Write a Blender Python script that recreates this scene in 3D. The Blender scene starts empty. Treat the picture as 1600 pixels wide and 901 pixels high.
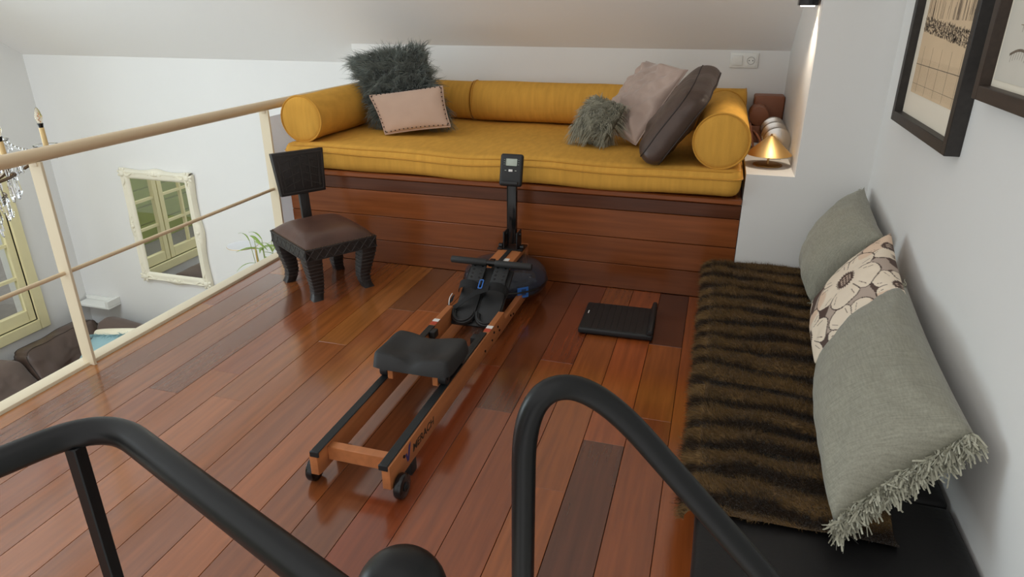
import bpy, bmesh, math, random
import numpy as np
from mathutils import Vector, Matrix, noise as mnoise

SC = bpy.context.scene
COL = SC.collection
R = math.radians

# ------------------------------------------------------------------ camera
cd = bpy.data.cameras.new('camera'); cam = bpy.data.objects.new('camera', cd); COL.objects.link(cam)
cd.sensor_width = 36.0; cd.lens = 36.0 * 1053 / 1600; cd.clip_start = 0.02
cam.location = (0, 0, 1.30); cam.rotation_euler = (R(90 - 22.77), 0, R(16.6))
SC.camera = cam

# ------------------------------------------------------------------ world, lights, exposure
SC.view_settings.view_transform = 'Standard'; SC.view_settings.look = 'None'
SC.view_settings.exposure = 0.0; SC.view_settings.gamma = 1.0
SC.view_settings.use_curve_mapping = False
w = bpy.data.worlds.new('world'); SC.world = w; w.use_nodes = True
w.node_tree.nodes['Background'].inputs[0].default_value = (1.0, 0.985, 0.965, 1)
w.node_tree.nodes['Background'].inputs[1].default_value = 1.08

def area(name, loc, target, sx, sy, power, col):
    l = bpy.data.lights.new(name, 'AREA'); l.shape = 'RECTANGLE'; l.size = sx; l.size_y = sy
    l.energy = power; l.color = col
    o = bpy.data.objects.new(name, l); COL.objects.link(o); o.location = loc
    o.rotation_euler = (Vector(target) - Vector(loc)).to_track_quat('-Z', 'Y').to_euler()
    return o
# daylight through the tall window of the left wall (out of frame, beside the chandelier)
area('window_daylight', (-5.95, 1.2, 0.75), (0, 2.3, 1.9), 1.9, 2.2, 142, (0.76, 0.90, 1.0))
# daylight through the roof window above the lower room
rwl = area('roof_window_daylight', (-4.1, 0.9, 3.1), (-4.5, 4.0, -0.6), 1.6, 1.2, 34, (0.76, 0.90, 1.0)); rwl.data.spread = R(110)

# ------------------------------------------------------------------ helpers
def lin(c):
    c = c / 255.0
    return c / 12.92 if c <= 0.04045 else ((c + 0.055) / 1.055) ** 2.4
def rgb(r, g, b): return (lin(r), lin(g), lin(b), 1.0)
def brown(r, g, b): return rgb(r, g * 1.02, b * .80)   # jatoba tone: a little more orange

def mat(name, col, rough=0.5, metal=0.0, var=0.0, vscale=8.0, stretch=(1, 1, 1), bump=0.0, bscale=60.0,
        objcol=False, spec=0.5, coat=0.0, sheen=0.0, bstretch=None, col2=None, rvar=0.0, trans=0.0, alpha=1.0, ior=1.45, detail=4):
    m = bpy.data.materials.new(name); m.use_nodes = True
    nt = m.node_tree; N = nt.nodes; L = nt.links
    p = N['Principled BSDF']
    p.inputs['Base Color'].default_value = col; p.inputs['Roughness'].default_value = rough
    p.inputs['Metallic'].default_value = metal; p.inputs['Specular IOR Level'].default_value = spec
    p.inputs['Coat Weight'].default_value = coat; p.inputs['Coat Roughness'].default_value = 0.15
    p.inputs['IOR'].default_value = ior
    if sheen: p.inputs['Sheen Weight'].default_value = sheen; p.inputs['Sheen Roughness'].default_value = 0.4
    if trans: p.inputs['Transmission Weight'].default_value = trans
    if alpha < 1: p.inputs['Alpha'].default_value = alpha
    tc = N.new('ShaderNodeTexCoord')
    src = None
    if var > 0 or objcol or col2:
        mp = N.new('ShaderNodeMapping'); mp.inputs['Scale'].default_value = stretch
        oi = N.new('ShaderNodeObjectInfo')
        nz = N.new('ShaderNodeTexNoise'); nz.noise_dimensions = '4D'
        nz.inputs['Scale'].default_value = vscale; nz.inputs['Detail'].default_value = detail
        mul = N.new('ShaderNodeMath'); mul.operation = 'MULTIPLY'; mul.inputs[1].default_value = 37.0
        L.new(oi.outputs['Random'], mul.inputs[0]); L.new(mul.outputs[0], nz.inputs['W'])
        L.new(tc.outputs['Object'], mp.inputs['Vector']); L.new(mp.outputs[0], nz.inputs['Vector'])
        rp = N.new('ShaderNodeValToRGB')
        lo, hi = 1 - var, 1 + var
        rp.color_ramp.elements[0].position = 0.3; rp.color_ramp.elements[1].position = 0.7
        if col2:
            rp.color_ramp.elements[0].color = col; rp.color_ramp.elements[1].color = col2
            L.new(nz.outputs['Fac'], rp.inputs[0]); L.new(rp.outputs[0], p.inputs['Base Color'])
        else:
            rp.color_ramp.elements[0].color = (lo, lo, lo, 1); rp.color_ramp.elements[1].color = (hi, hi, hi, 1)
            L.new(nz.outputs['Fac'], rp.inputs[0])
            mx = N.new('ShaderNodeVectorMath'); mx.operation = 'MULTIPLY'
            if objcol: L.new(oi.outputs['Color'], mx.inputs[0])
            else: mx.inputs[0].default_value = col[:3]
            L.new(rp.outputs[0], mx.inputs[1]); L.new(mx.outputs[0], p.inputs['Base Color'])
        if rvar:
            mr = N.new('ShaderNodeMapRange'); mr.inputs['To Min'].default_value = rough - rvar; mr.inputs['To Max'].default_value = rough + rvar
            L.new(nz.outputs['Fac'], mr.inputs['Value']); L.new(mr.outputs[0], p.inputs['Roughness'])
    if bump > 0:
        bp = N.new('ShaderNodeBump'); bp.inputs['Strength'].default_value = bump; bp.inputs['Distance'].default_value = 0.004
        n2 = N.new('ShaderNodeTexNoise'); n2.inputs['Scale'].default_value = bscale; n2.inputs['Detail'].default_value = 3
        m2 = N.new('ShaderNodeMapping'); m2.inputs['Scale'].default_value = bstretch or (1, 1, 1)
        L.new(tc.outputs['Object'], m2.inputs['Vector']); L.new(m2.outputs[0], n2.inputs['Vector'])
        L.new(n2.outputs['Fac'], bp.inputs['Height']); L.new(bp.outputs[0], p.inputs['Normal'])
    return m

def fin(name, me, m, parent=None, smooth=True, ang=38):
    if m is not None: me.materials.append(m)
    if smooth:
        me.shade_smooth()
        if ang < 179: me.set_sharp_from_angle(angle=R(ang))
    o = bpy.data.objects.new(name, me); COL.objects.link(o)
    if parent: o.parent = parent
    return o

def T(loc=(0, 0, 0), rot=(0, 0, 0)):
    from mathutils import Euler
    return Matrix.Translation(loc) @ Euler(rot).to_matrix().to_4x4()

class S:
    """collects shapes of ONE part in a bmesh"""
    def __init__(s): s.bm = bmesh.new()
    def _add(s, b, M=None):
        if M is not None: bmesh.ops.transform(b, matrix=M, verts=b.verts)
        me = bpy.data.meshes.new('tmp'); b.to_mesh(me); b.free(); s.bm.from_mesh(me); bpy.data.meshes.remove(me)
        return s
    def box(s, size, loc=(0, 0, 0), rot=(0, 0, 0), bev=0.0, seg=2):
        b = bmesh.new(); bmesh.ops.create_cube(b, size=1)
        bmesh.ops.scale(b, vec=size, verts=b.verts)
        if bev > 0: bmesh.ops.bevel(b, geom=b.edges[:], offset=bev, segments=seg, profile=0.5, affect='EDGES')
        return s._add(b, T(loc, rot))
    def bb(s, x0, x1, y0, y1, z0, z1, bev=0.0, seg=2):
        return s.box((x1 - x0, y1 - y0, z1 - z0), ((x0 + x1) / 2, (y0 + y1) / 2, (z0 + z1) / 2), bev=bev, seg=seg)
    def cyl(s, p0, p1, r0, r1=None, seg=20, bev=0.0):
        r1 = r0 if r1 is None else r1
        p0 = Vector(p0); p1 = Vector(p1); d = p1 - p0
        b = bmesh.new(); bmesh.ops.create_cone(b, cap_ends=True, segments=seg, radius1=r0, radius2=r1, depth=d.length)
        if bev > 0:
            es = [e for e in b.edges if len(e.link_faces) == 2 and any(len(f.verts) > 4 for f in e.link_faces)]
            bmesh.ops.bevel(b, geom=es, offset=bev, segments=2, profile=0.5, affect='EDGES')
        M = Matrix.Translation((p0 + p1) / 2) @ d.to_track_quat('Z', 'Y').to_matrix().to_4x4()
        return s._add(b, M)
    def ball(s, c, r, sc=(1, 1, 1), seg=16, ring=10, rot=(0, 0, 0)):
        b = bmesh.new(); bmesh.ops.create_uvsphere(b, u_segments=seg, v_segments=ring, radius=r)
        bmesh.ops.scale(b, vec=sc, verts=b.verts)
        return s._add(b, T(c, rot))
    def tube(s, pts, r, seg=12, closed=False, cap=True):
        pts = [Vector(p) for p in pts]; n = len(pts)
        rs = r if isinstance(r, (list, tuple)) else [r] * n
        b = bmesh.new(); rings = []; up = None
        for i, p in enumerate(pts):
            a = pts[(i - 1) % n] if (i or closed) else p; c = pts[(i + 1) % n] if (i < n - 1 or closed) else p
            t = (c - a).normalized()
            if up is None:
                up = Vector((0, 0, 1)) if abs(t.z) < 0.9 else Vector((1, 0, 0))
            x = t.cross(up).normalized(); up = x.cross(t).normalized()
            rings.append([b.verts.new(p + (x * math.cos(2 * math.pi * k / seg) + up * math.sin(2 * math.pi * k / seg)) * rs[i]) for k in range(seg)])
        for i in range(n if closed else n - 1):
            A = rings[i]; B = rings[(i + 1) % n]
            for k in range(seg): b.faces.new((A[k], A[(k + 1) % seg], B[(k + 1) % seg], B[k]))
        if cap and not closed:
            b.faces.new(rings[0][::-1]); b.faces.new(rings[-1])
        bmesh.ops.recalc_face_normals(b, faces=b.faces)
        return s._add(b)
    def lathe(s, prof, seg=32, M=None):
        b = bmesh.new(); rings = []
        for r, z in prof:
            rings.append([b.verts.new((max(r, 1e-5) * math.cos(2 * math.pi * k / seg), max(r, 1e-5) * math.sin(2 * math.pi * k / seg), z)) for k in range(seg)])
        for A, B in zip(rings, rings[1:]):
            for k in range(seg): b.faces.new((A[k], A[(k + 1) % seg], B[(k + 1) % seg], B[k]))
        bmesh.ops.remove_doubles(b, verts=b.verts, dist=2e-5)
        bmesh.ops.recalc_face_normals(b, faces=b.faces)
        return s._add(b, M)
    def prism(s, poly, h, M=None, bev=0.0):
        b = bmesh.new()
        lo = [b.verts.new((x, y, 0)) for x, y in poly]; hi = [b.verts.new((x, y, h)) for x, y in poly]
        b.faces.new(lo[::-1]); b.faces.new(hi); n = len(poly)
        for i in range(n): b.faces.new((lo[i], lo[(i + 1) % n], hi[(i + 1) % n], hi[i]))
        bmesh.ops.recalc_face_normals(b, faces=b.faces)
        if bev > 0: bmesh.ops.bevel(b, geom=b.edges[:], offset=bev, segments=2, profile=0.5, affect='EDGES')
        return s._add(b, M)
    def done(s, name, m, parent=None, smooth=True, ang=38, loc=None):
        me = bpy.data.meshes.new(name); s.bm.to_mesh(me); s.bm.free()
        o = fin(name, me, m, parent, smooth, ang)
        if loc: o.location = loc
        return o

def tag(o, label=None, cat=None, group=None, kind=None):
    if label: o['label'] = label
    if cat: o['category'] = cat
    if group: o['group'] = group
    if kind: o['kind'] = kind
    return o
def thing(name, label, cat, loc=(0, 0, 0), rz=0.0, group=None):
    o = bpy.data.objects.new(name, None); o.empty_display_size = 0.05; COL.objects.link(o)
    o.location = loc; o.rotation_euler = (0, 0, rz)
    return tag(o, label, cat, group)
def struct(o): o['kind'] = 'structure'; return o

def smoothpath(pts, r=0.05, n=6):
    """polyline with rounded corners"""
    pts = [Vector(p) for p in pts]; out = [pts[0]]
    for i in range(1, len(pts) - 1):
        a, b, c = pts[i - 1], pts[i], pts[i + 1]
        d0 = min(r, (a - b).length * .49); d1 = min(r, (c - b).length * .49)
        p = b + (a - b).normalized() * d0; q = b + (c - b).normalized() * d1
        for k in range(n + 1):
            t = k / n; out.append(p * (1 - t) ** 2 + b * 2 * t * (1 - t) + q * t * t)
    out.append(pts[-1]); return out

def mesh_np(name, V, F):
    me = bpy.data.meshes.new(name); me.from_pydata(V.tolist() if hasattr(V, 'tolist') else V, [], F.tolist() if hasattr(F, 'tolist') else F); me.update()
    return me

def pillow_geo(c, thick, n=26, pinch=0.05, back=0.5, wr=0.006, seed=0, power=0.42, flip=False):
    """c: four corners going round. Returns V (two sheets sharing a seam), F and sheet functions"""
    c = [np.array(p, float) for p in c]
    nrm = np.cross(c[1] - c[0] + c[2] - c[3], c[3] - c[0] + c[2] - c[1]); nrm /= np.linalg.norm(nrm)
    if flip: nrm = -nrm
    ctr = sum(c) / 4
    def base(u, v):
        p = c[0] * (1 - u) * (1 - v) + c[1] * u * (1 - v) + c[2] * u * v + c[3] * (1 - u) * v
        eu = max(0, 1 - 4 * u * (1 - u)); ev = max(0, 1 - 4 * v * (1 - v))
        k = pinch * (eu ** 3 * 4 * v * (1 - v) + ev ** 3 * 4 * u * (1 - u))
        return p + (ctr - p) * k
    def hgt(u, v, side):
        h = (4 * u * (1 - u)) ** power * (4 * v * (1 - v)) ** power
        q = base(u, v) * 9 + seed * 7.3
        wn = mnoise.fractal(Vector((q[0], q[1], q[2] + side * 5)), 1.0, 2.0, 3) * wr * min(1, h * 1.6)
        # radiating folds near the corners
        fold = 0
        for cu, cv in ((0, 0), (1, 0), (1, 1), (0, 1)):
            du, dv = u - cu, v - cv; rr = math.hypot(du, dv)
            if 0.02 < rr < 0.45:
                fold += math.sin(math.atan2(abs(dv), abs(du) + 1e-6) * 9 + seed + cu * 2) * wr * 0.6 * math.sin((rr - .02) / .43 * math.pi)
        return h * thick * (1.0 if side > 0 else back) + wn + fold * h
    V = []; idx = {}
    for side in (1, -1):
        for i in range(n + 1):
            for j in range(n + 1):
                edge = i in (0, n) or j in (0, n)
                if side == -1 and edge: idx[(side, i, j)] = idx[(1, i, j)]; continue
                a = i / n; b = j / n
                u = a + 0.16 * math.sin(2 * math.pi * a) / (2 * math.pi) * -1; v = b - 0.16 * math.sin(2 * math.pi * b) / (2 * math.pi)
                u = min(1, max(0, u)); v = min(1, max(0, v))
                p = base(u, v)
                if not edge: p = p + nrm * side * hgt(u, v, side)
                idx[(side, i, j)] = len(V); V.append(p)
    F = []
    for side in (1, -1):
        for i in range(n):
            for j in range(n):
                q = [idx[(side, i, j)], idx[(side, i + 1, j)], idx[(side, i + 1, j + 1)], idx[(side, i, j + 1)]]
                F.append(q if (side > 0) != flip else q[::-1])
    return np.array(V), F, base, hgt, nrm

def pillow(name, corners, thick, m, parent, root, **k):
    V, F, base, hgt, nrm = pillow_geo(corners, thick, **k)
    me = mesh_np(name, V - np.array(root), F)
    o = fin(name, me, m, parent, True, 180)
    return o, base, hgt, nrm

def strands(name, P, D, length, width, seg, m, parent=None, grav=0.0, curl=0.3, seed=1, lvar=0.4, root=(0, 0, 0), flow=None, taper=0.06):
    """tapered ribbons growing at P along D (numpy n x 3)"""
    rg = np.random.default_rng(seed); n = len(P)
    D = D / (np.linalg.norm(D, axis=1, keepdims=True) + 1e-9)
    L = length * (1 + lvar * (rg.random((n, 1)) * 2 - 1))
    rnd = rg.normal(size=(n, 3)); side = np.cross(D, rnd); side /= (np.linalg.norm(side, axis=1, keepdims=True) + 1e-9)
    c1 = rg.normal(size=(n, 3)) * curl; ph = rg.random((n, 1)) * 6.28
    c2 = np.cross(D, c1)
    V = np.zeros((n, (seg + 1) * 2, 3))
    for k in range(seg + 1):
        t = k / seg
        p = P + D * L * t + c1 * L * t * t + c2 * L * 0.5 * np.sin(ph + t * 5) * t
        if flow is not None: p = p + flow * L * t * t
        p[:, 2] -= (grav * L[:, 0] * t * t)
        wdt = width * (1 - t) ** 0.7 * (1 - taper) + width * taper
        V[:, 2 * k] = p - side * wdt / 2; V[:, 2 * k + 1] = p + side * wdt / 2
    b = (np.arange(n) * (seg + 1) * 2)[:, None]
    F = np.concatenate([b + np.array([2 * k, 2 * k + 1, 2 * k + 3, 2 * k + 2]) for k in range(seg)], 0)
    me = bpy.data.meshes.new(name)
    vv = (V.reshape(-1, 3) - np.array(root)).astype(np.float32)
    me.vertices.add(len(vv)); me.vertices.foreach_set('co', vv.ravel())
    me.loops.add(F.size); me.loops.foreach_set('vertex_index', F.astype(np.int32).ravel())
    me.polygons.add(len(F)); me.polygons.foreach_set('loop_start', np.arange(0, F.size, 4, dtype=np.int32))
    me.update(calc_edges=True); me.validate()
    o = fin(name, me, m, parent, True, 180); o['kind'] = 'stuff'
    return o

# ------------------------------------------------------------------ materials
M = {}
M['white'] = mat('white_plaster', rgb(226, 225, 222), 0.75, bump=0.12, bscale=35, var=0.012, vscale=2)
M['ceil'] = mat('ceiling_plaster', rgb(240, 239, 238), 0.8, bump=0.08, bscale=20)
M['cream'] = mat('cream_painted_steel', rgb(226, 214, 186), 0.4)
M['creamrail'] = mat('beige_painted_rail', rgb(214, 192, 158), 0.35)
M['yellow_wood'] = mat('pale_yellow_paint', rgb(228, 218, 172), 0.45, var=0.02)
M['plank'] = mat('floor_plank', rgb(125, 65, 40), 0.17, objcol=True, var=0.22, vscale=3.5, stretch=(14, 0.9, 14), bump=0.05, bscale=40, bstretch=(6, .5, 6), rvar=0.04, spec=0.6, detail=7, coat=0.9)
M['joint'] = mat('dark_joint', rgb(35, 20, 14), 0.8)
M['platwood'] = mat('platform_board', rgb(112, 58, 36), 0.22, objcol=True, var=0.2, vscale=3.0, stretch=(0.8, 14, 14), bump=0.06, bscale=30, bstretch=(.4, 6, 6), rvar=0.06, detail=7)
M['mustard'] = mat('mustard_velvet', rgb(214, 161, 72), 0.85, var=0.08, vscale=14, stretch=(3, 1, .4), bump=0.25, bscale=260, sheen=0.0, spec=0.12)
M['mustard_pipe'] = mat('mustard_piping', rgb(200, 146, 56), 0.7, sheen=0.2, spec=0.25)
M['black_rail'] = mat('black_painted_steel', rgb(19, 20, 21), 0.36, spec=0.35, bump=0.03, bscale=30)
M['green_out'] = mat('green_house_paint', rgb(120, 130, 56), 0.7, var=0.05)
M['road'] = mat('street_paving', rgb(120, 118, 112), 0.9, var=0.1)
M['lowfloor'] = mat('lower_floor', rgb(205, 190, 170), 0.5, var=0.1)

# ------------------------------------------------------------------ the setting
XR, XW, YF, YK, YM = 0.648, -5.52, 3.12, 4.25, 4.45
TAN = math.tan(R(34)); ceil_z = lambda y: 1.066 + TAN * (4.25 - y)
ZL = -2.25

floor = struct(S().bb(-2.25, -0.88, -0.6, YK, -0.22, -0.019).bb(-0.88, XR, 1.0, YK, -0.22, -0.019).done('floor', M['joint'], smooth=False))

def plank_mesh(wd, ln, th=0.018, ch=0.0006):
    x, y = wd / 2, ln / 2
    V = [(-x, -y, -th), (x, -y, -th), (x, y, -th), (-x, y, -th), (-x, -y, -ch), (x, -y, -ch), (x, y, -ch), (-x, y, -ch),
         (-x + ch, -y + ch, 0), (x - ch, -y + ch, 0), (x - ch, y - ch, 0), (-x + ch, y - ch, 0)]
    F = [(0, 3, 2, 1), (8, 9, 10, 11)]
    for a in (0, 4):
        for i in range(4): F.append((a + i, a + (i + 1) % 4, a + 4 + (i + 1) % 4, a + 4 + i))
    me = bpy.data.meshes.new('plank'); me.from_pydata(V, [], F); me.materials.append(M['plank']); return me
rnd = random.Random(11)
PAL = [tuple(int(v * 1.0 + k) for v, k in zip(c, (8, 8, 6))) for c in [(140, 76, 46), (132, 70, 43), (146, 80, 49), (124, 64, 41), (136, 72, 44), (108, 57, 41), (148, 84, 52), (130, 70, 48)]]
W = 0.1335; X0 = -0.4345
fixed = {2: [(1.0, 2.0, (136, 70, 42)), (2.0, 2.56, (140, 72, 42)), (2.56, 3.12, (84, 42, 30))],
         3: [(1.0, 3.12, (150, 78, 44))], 1: [(1.0, 1.82, (92, 48, 35)), (1.82, 3.12, (146, 76, 44))],
         0: [(1.0, 1.55, (140, 74, 46)), (1.55, 3.12, (138, 72, 42))], -1: [(1.0, 2.3, (128, 66, 42)), (2.3, 3.12, (112, 54, 34))],
         -2: [(1.0, 1.9, (132, 68, 44)), (1.9, 3.12, (104, 50, 33))], -3: [(1.0, 2.2, (122, 60, 40)), (2.2, 3.12, (120, 60, 38))]}
for k in range(-14, 9):
    xa, xb = X0 + k * W, X0 + (k + 1) * W
    xa = max(xa, -2.25); xb = min(xb, XR)
    if xb - xa < 0.02: continue
    y0 = -0.6 if xb <= -0.82 else 1.0
    segs = fixed.get(k)
    if not segs:
        segs = []; y = y0; c0 = rnd.choice(PAL)
        while y < YF - 0.01:
            ln = rnd.uniform(1.5, 3.2); e = min(YF, y + ln)
            if YF - e < 0.3: e = YF
            c = rnd.choice([p for p in PAL if p != c0]); c0 = c
            segs.append((y, e, c)); y = e
    for a, b, c in segs:
        o = bpy.data.objects.new('plank', plank_mesh(xb - xa - 0.0018, b - a - 0.0006)); COL.objects.link(o); o.parent = floor
        o.location = ((xa + xb) / 2, (a + b) / 2, 0); o.color = brown(*[min(255, v * rnd.uniform(.96, 1.04)) for v in c])

struct(S().bb(-2.315, -2.252, -0.6, YK, -0.25, 0.012, bev=0.004).done('trim_1', M['cream']))

struct(S().bb(-2.38, 0.8, YK, YM + 0.15, ZL, 1.066).done('wall_back', M['white'], smooth=False))
struct(S().bb(XW - 0.3, -2.38, YM, YM + 0.15, ZL, 1.3).done('wall_far', M['white'], smooth=False))
struct(S().bb(XR, XR + 0.15, -0.8, YF + 0.1, ZL, 3.4).done('wall_right', M['white'], smooth=False))
# column beside the alcove, with its low shelf block in front of the alcove side
col_bm = S().bb(0.353, XR + 0.1, YF, YK + 0.02, 0.612, 3.2).bb(0.152, XR + 0.1, YF, YK + 0.02, -0.2, 0.612)
struct(col_bm.done('wall_column', M['white'], smooth=False))
# left wall with two window openings
wy0, wy1, wz0, wz1 = 2.66, 3.94, -1.24, 0.42      # window in view (mostly through the mirror)
vy0, vy1, vz0, vz1 = 0.25, 2.15, -0.35, 1.85      # tall window out of the frame
L_ = S()
for (a, b, c, d) in ((wy1, YM + .1, ZL, 1.3), (vy1, wy0, ZL, 3.2), (wy0, wy1, ZL, wz0), (wy0, wy1, wz1, 3.2), (vy0, vy1, ZL, vz0), (vy0, vy1, vz1, 3.2), (-0.8, vy0, ZL, 3.2)):
    L_.bb(XW - 0.22, XW, a, b, c, d)
struct(L_.done('wall_left', M['white'], smooth=False))
struct(S().prism([(-0.8 + 1.8, ceil_z(1.0)), (4.7, ceil_z(4.7)), (4.7, ceil_z(4.7) + .15), (1.0, ceil_z(1.0) + .15)], 6.8,
                 Matrix(((0, 0, 1, -5.85), (1, 0, 0, 0), (0, 1, 0, 0), (0, 0, 0, 1)))).done('ceiling', M['ceil'], smooth=False))
struct(S().bb(-5.7, 0.8, -0.8, 4.55, ZL - 0.1, ZL).done('floor_lower', M['lowfloor'], smooth=False))
# street outside
struct(S().bb(-14, XW - 0.22, -8, 9, ZL - 0.35, ZL - 0.25).done('ground_street', M['road'], smooth=False))
fac = thing('house_front', 'green boarded house front across the street, seen in the mirror', 'building', (-9.2, 0, ZL - 0.25))
S().bb(-0.2, 0, -7, 6, 0, 4.5).done('wall', M['green_out'], fac, smooth=False)
for i in range(14):
    S().bb(0, 0.02, -7, 6, 0.05 + i * .3, 0.33 + i * .3, bev=0.006, seg=1).done('board', M['green_out'], fac, smooth=False)
M['offwhite'] = mat('white_paint', rgb(232, 232, 226), 0.5)
M['dark_glass'] = mat('dark_window_glass', rgb(60, 68, 74), 0.08)
for yy in (-2.9, 1.3):
    fr = S().bb(0.02, 0.07, yy, yy + .14, 0.3, 2.6).bb(0.02, 0.07, yy + .86, yy + 1, 0.3, 2.6).bb(0.02, 0.07, yy + .14, yy + .86, 2.46, 2.6).bb(.02, .07, yy + .14, yy + .86, .3, .42).bb(.02, .06, yy + .46, yy + .54, .42, 2.46).done('window_frame', M['offwhite'], fac, smooth=False)
    S().bb(0.02, 0.035, yy + .14, yy + .86, .42, 2.46).done('pane', M['dark_glass'], fr, smooth=False)

def glass_mat():
    m = bpy.data.materials.new('window_glass'); m.use_nodes = True; nt = m.node_tree; N = nt.nodes; Lk = nt.links
    N.remove(N['Principled BSDF'])
    tr = N.new('ShaderNodeBsdfTransparent'); gl = N.new('ShaderNodeBsdfGlossy'); gl.inputs['Roughness'].default_value = 0.01
    fr = N.new('ShaderNodeFresnel'); fr.inputs[0].default_value = 1.9
    mx = N.new('ShaderNodeMixShader'); Lk.new(fr.outputs[0], mx.inputs[0]); Lk.new(tr.outputs[0], mx.inputs[1]); Lk.new(gl.outputs[0], mx.inputs[2])
    Lk.new(mx.outputs[0], N['Material Output'].inputs[0]); return m
M['glass'] = glass_mat()

def casement(name, y0, y1, z0, z1, cols, rows, leaves):
    casing = S()
    for (a, b, c, d) in ((y0 - .09, y0, z0 - .09, z1 + .09), (y1, y1 + .09, z0 - .09, z1 + .09), (y0, y1, z0 - .09, z0), (y0, y1, z1, z1 + .09)):
        casing.bb(XW - 0.1, XW + 0.022, a, b, c, d, bev=0.004, seg=1)
    win = struct(casing.done(name, M['yellow_wood']))
    lw = (y1 - y0) / leaves
    for l in range(leaves):
        a, b = y0 + l * lw + .004, y0 + (l + 1) * lw - .004; st = 0.062
        xc0, xc1 = XW - 0.055, XW - 0.005
        lf = S().bb(xc0, xc1, a, a + st, z0 + .004, z1 - .004, bev=.004, seg=1).bb(xc0, xc1, b - st, b, z0 + .004, z1 - .004, bev=.004, seg=1)
        lf.bb(xc0, xc1, a + st, b - st, z0 + .004, z0 + .11, bev=.004, seg=1).bb(xc0, xc1, a + st, b - st, z1 - .08, z1 - .004, bev=.004, seg=1)
        sash = lf.done('sash', M['yellow_wood'], win)
        iy0, iy1, iz0, iz1 = a + st, b - st, z0 + .11, z1 - .08
        mb = S()
        for c in range(1, cols): yy = iy0 + (iy1 - iy0) * c / cols; mb.bb(xc0 + .008, xc1 - .008, yy - .013, yy + .013, iz0, iz1)
        for r in range(1, rows): zz = iz0 + (iz1 - iz0) * r / rows; mb.bb(xc0 + .009, xc1 - .009, iy0, iy1, zz - .013, zz + .013)
        mb.done('glazing_bars', M['yellow_wood'], sash, smooth=False)
        for c in range(cols):
            for r in range(rows):
                me = bpy.data.meshes.new('pane'); ya, yb = iy0 + (iy1 - iy0) * c / cols, iy0 + (iy1 - iy0) * (c + 1) / cols
                za, zb = iz0 + (iz1 - iz0) * r / rows, iz0 + (iz1 - iz0) * (r + 1) / rows; xm = (xc0 + xc1) / 2
                me.from_pydata([(xm, ya, za), (xm, yb, za), (xm, yb, zb), (xm, ya, zb)], [], [(0, 1, 2, 3)]); me.materials.append(M['glass'])
                o = bpy.data.objects.new('pane', me); COL.objects.link(o); o.parent = sash
    return win
casement('window_1', wy0, wy1, wz0, wz1, 2, 5, 2)
casement('window_2', vy0, vy1, vz0, vz1, 2, 5, 2)

# ------------------------------------------------------------------ balcony railing
ra = thing('balcony_railing', 'cream painted steel railing along the loft edge', 'railing', (-2.255, 0.97, 0))
S().tube([(0, -1.6, .82), (0, 3.25, .82)], 0.024, 18).done('top_rail', M['creamrail'], ra)
S().tube([(0, -1.6, .385), (0, 2.16, .385)], 0.008, 10).done('mid_rail', M['creamrail'], ra)
for y in (-0.47, 0.79, 2.09):
    p = S().box((0.055, 0.012, 0.80), (0.0, y, 0.40), bev=0.0015, seg=1).done('post', M['cream'], ra)
    S().box((0.03, 0.018, .016), (0.0, y, .792), bev=.002, seg=1).done('saddle', M['cream'], p)
M['acrylic'] = mat('frosted_white_acrylic', rgb(236, 236, 240), .6, trans=.65, ior=1.2)
gp = S().box((0.02, 1.04, 0.92), (0, 0, 0), bev=0.009, seg=3).done('guard_panel', M['acrylic'], loc=(-2.345, 3.69, 0.28))
tag(gp, 'plain white guard panel behind the railing post at the daybed end', 'panel')

# ------------------------------------------------------------------ wooden platform and mustard daybed
pf = thing('daybed_platform', 'reddish wooden platform of horizontal boards under the mustard daybed', 'platform', (-1.02, YF, 0))
def board(parent, x0, x1, y0, y1, z0, z1, c, name='board', bev=.0025):
    o = S().bb(x0, x1, y0, y1, z0, z1, bev=bev, seg=1).done(name, M['platwood'], parent); o.color = brown(*c); return o
px0, px1 = -2.20 + 1.02, 0.15 + 1.02
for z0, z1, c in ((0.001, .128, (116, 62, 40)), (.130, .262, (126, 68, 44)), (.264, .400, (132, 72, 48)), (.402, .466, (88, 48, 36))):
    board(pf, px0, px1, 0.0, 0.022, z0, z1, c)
board(pf, px0 - .005, px1, -0.012, 0.05, .468, .497, (140, 76, 50), 'nosing', .006)
board(pf, px0, px0 + .022, 0.023, 1.12, 0, .466, (128, 66, 42), 'side_panel')
board(pf, px0, px1, 0.051, 1.12, .474, .496, (100, 52, 36), 'top_panel')

def noisy_box(x0, x1, y0, y1, z0, z1, bev, amp, freq=3.0, nx=40, ny=20, nz=4):
    b = bmesh.new(); bmesh.ops.create_cube(b, size=1)
    bmesh.ops.scale(b, vec=(x1 - x0, y1 - y0, z1 - z0), verts=b.verts); bmesh.ops.translate(b, vec=((x0 + x1) / 2, (y0 + y1) / 2, (z0 + z1) / 2), verts=b.verts)
    bmesh.ops.bevel(b, geom=b.edges[:], offset=bev, segments=4, profile=0.55, affect='EDGES')
    for ax, (a, c, n) in enumerate(((x0, x1, nx), (y0, y1, ny))):
        no = [0, 0, 0]; no[ax] = 1
        for i in range(1, n):
            co = [0, 0, 0]; co[ax] = a + (c - a) * i / n
            if co[ax] - a < bev * 1.05 or c - co[ax] < bev * 1.05: continue
            bmesh.ops.bisect_plane(b, geom=b.verts[:] + b.edges[:] + b.faces[:], plane_co=co, plane_no=no)
    for v in b.verts:
        q = v.co * freq; n_ = mnoise.noise_vector(q) * amp
        v.co += n_
    return b
def obm(b, name, m, parent=None, ang=180):
    me = bpy.data.meshes.new(name); b.to_mesh(me); b.free(); return fin(name, me, m, parent, True, ang)

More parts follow.
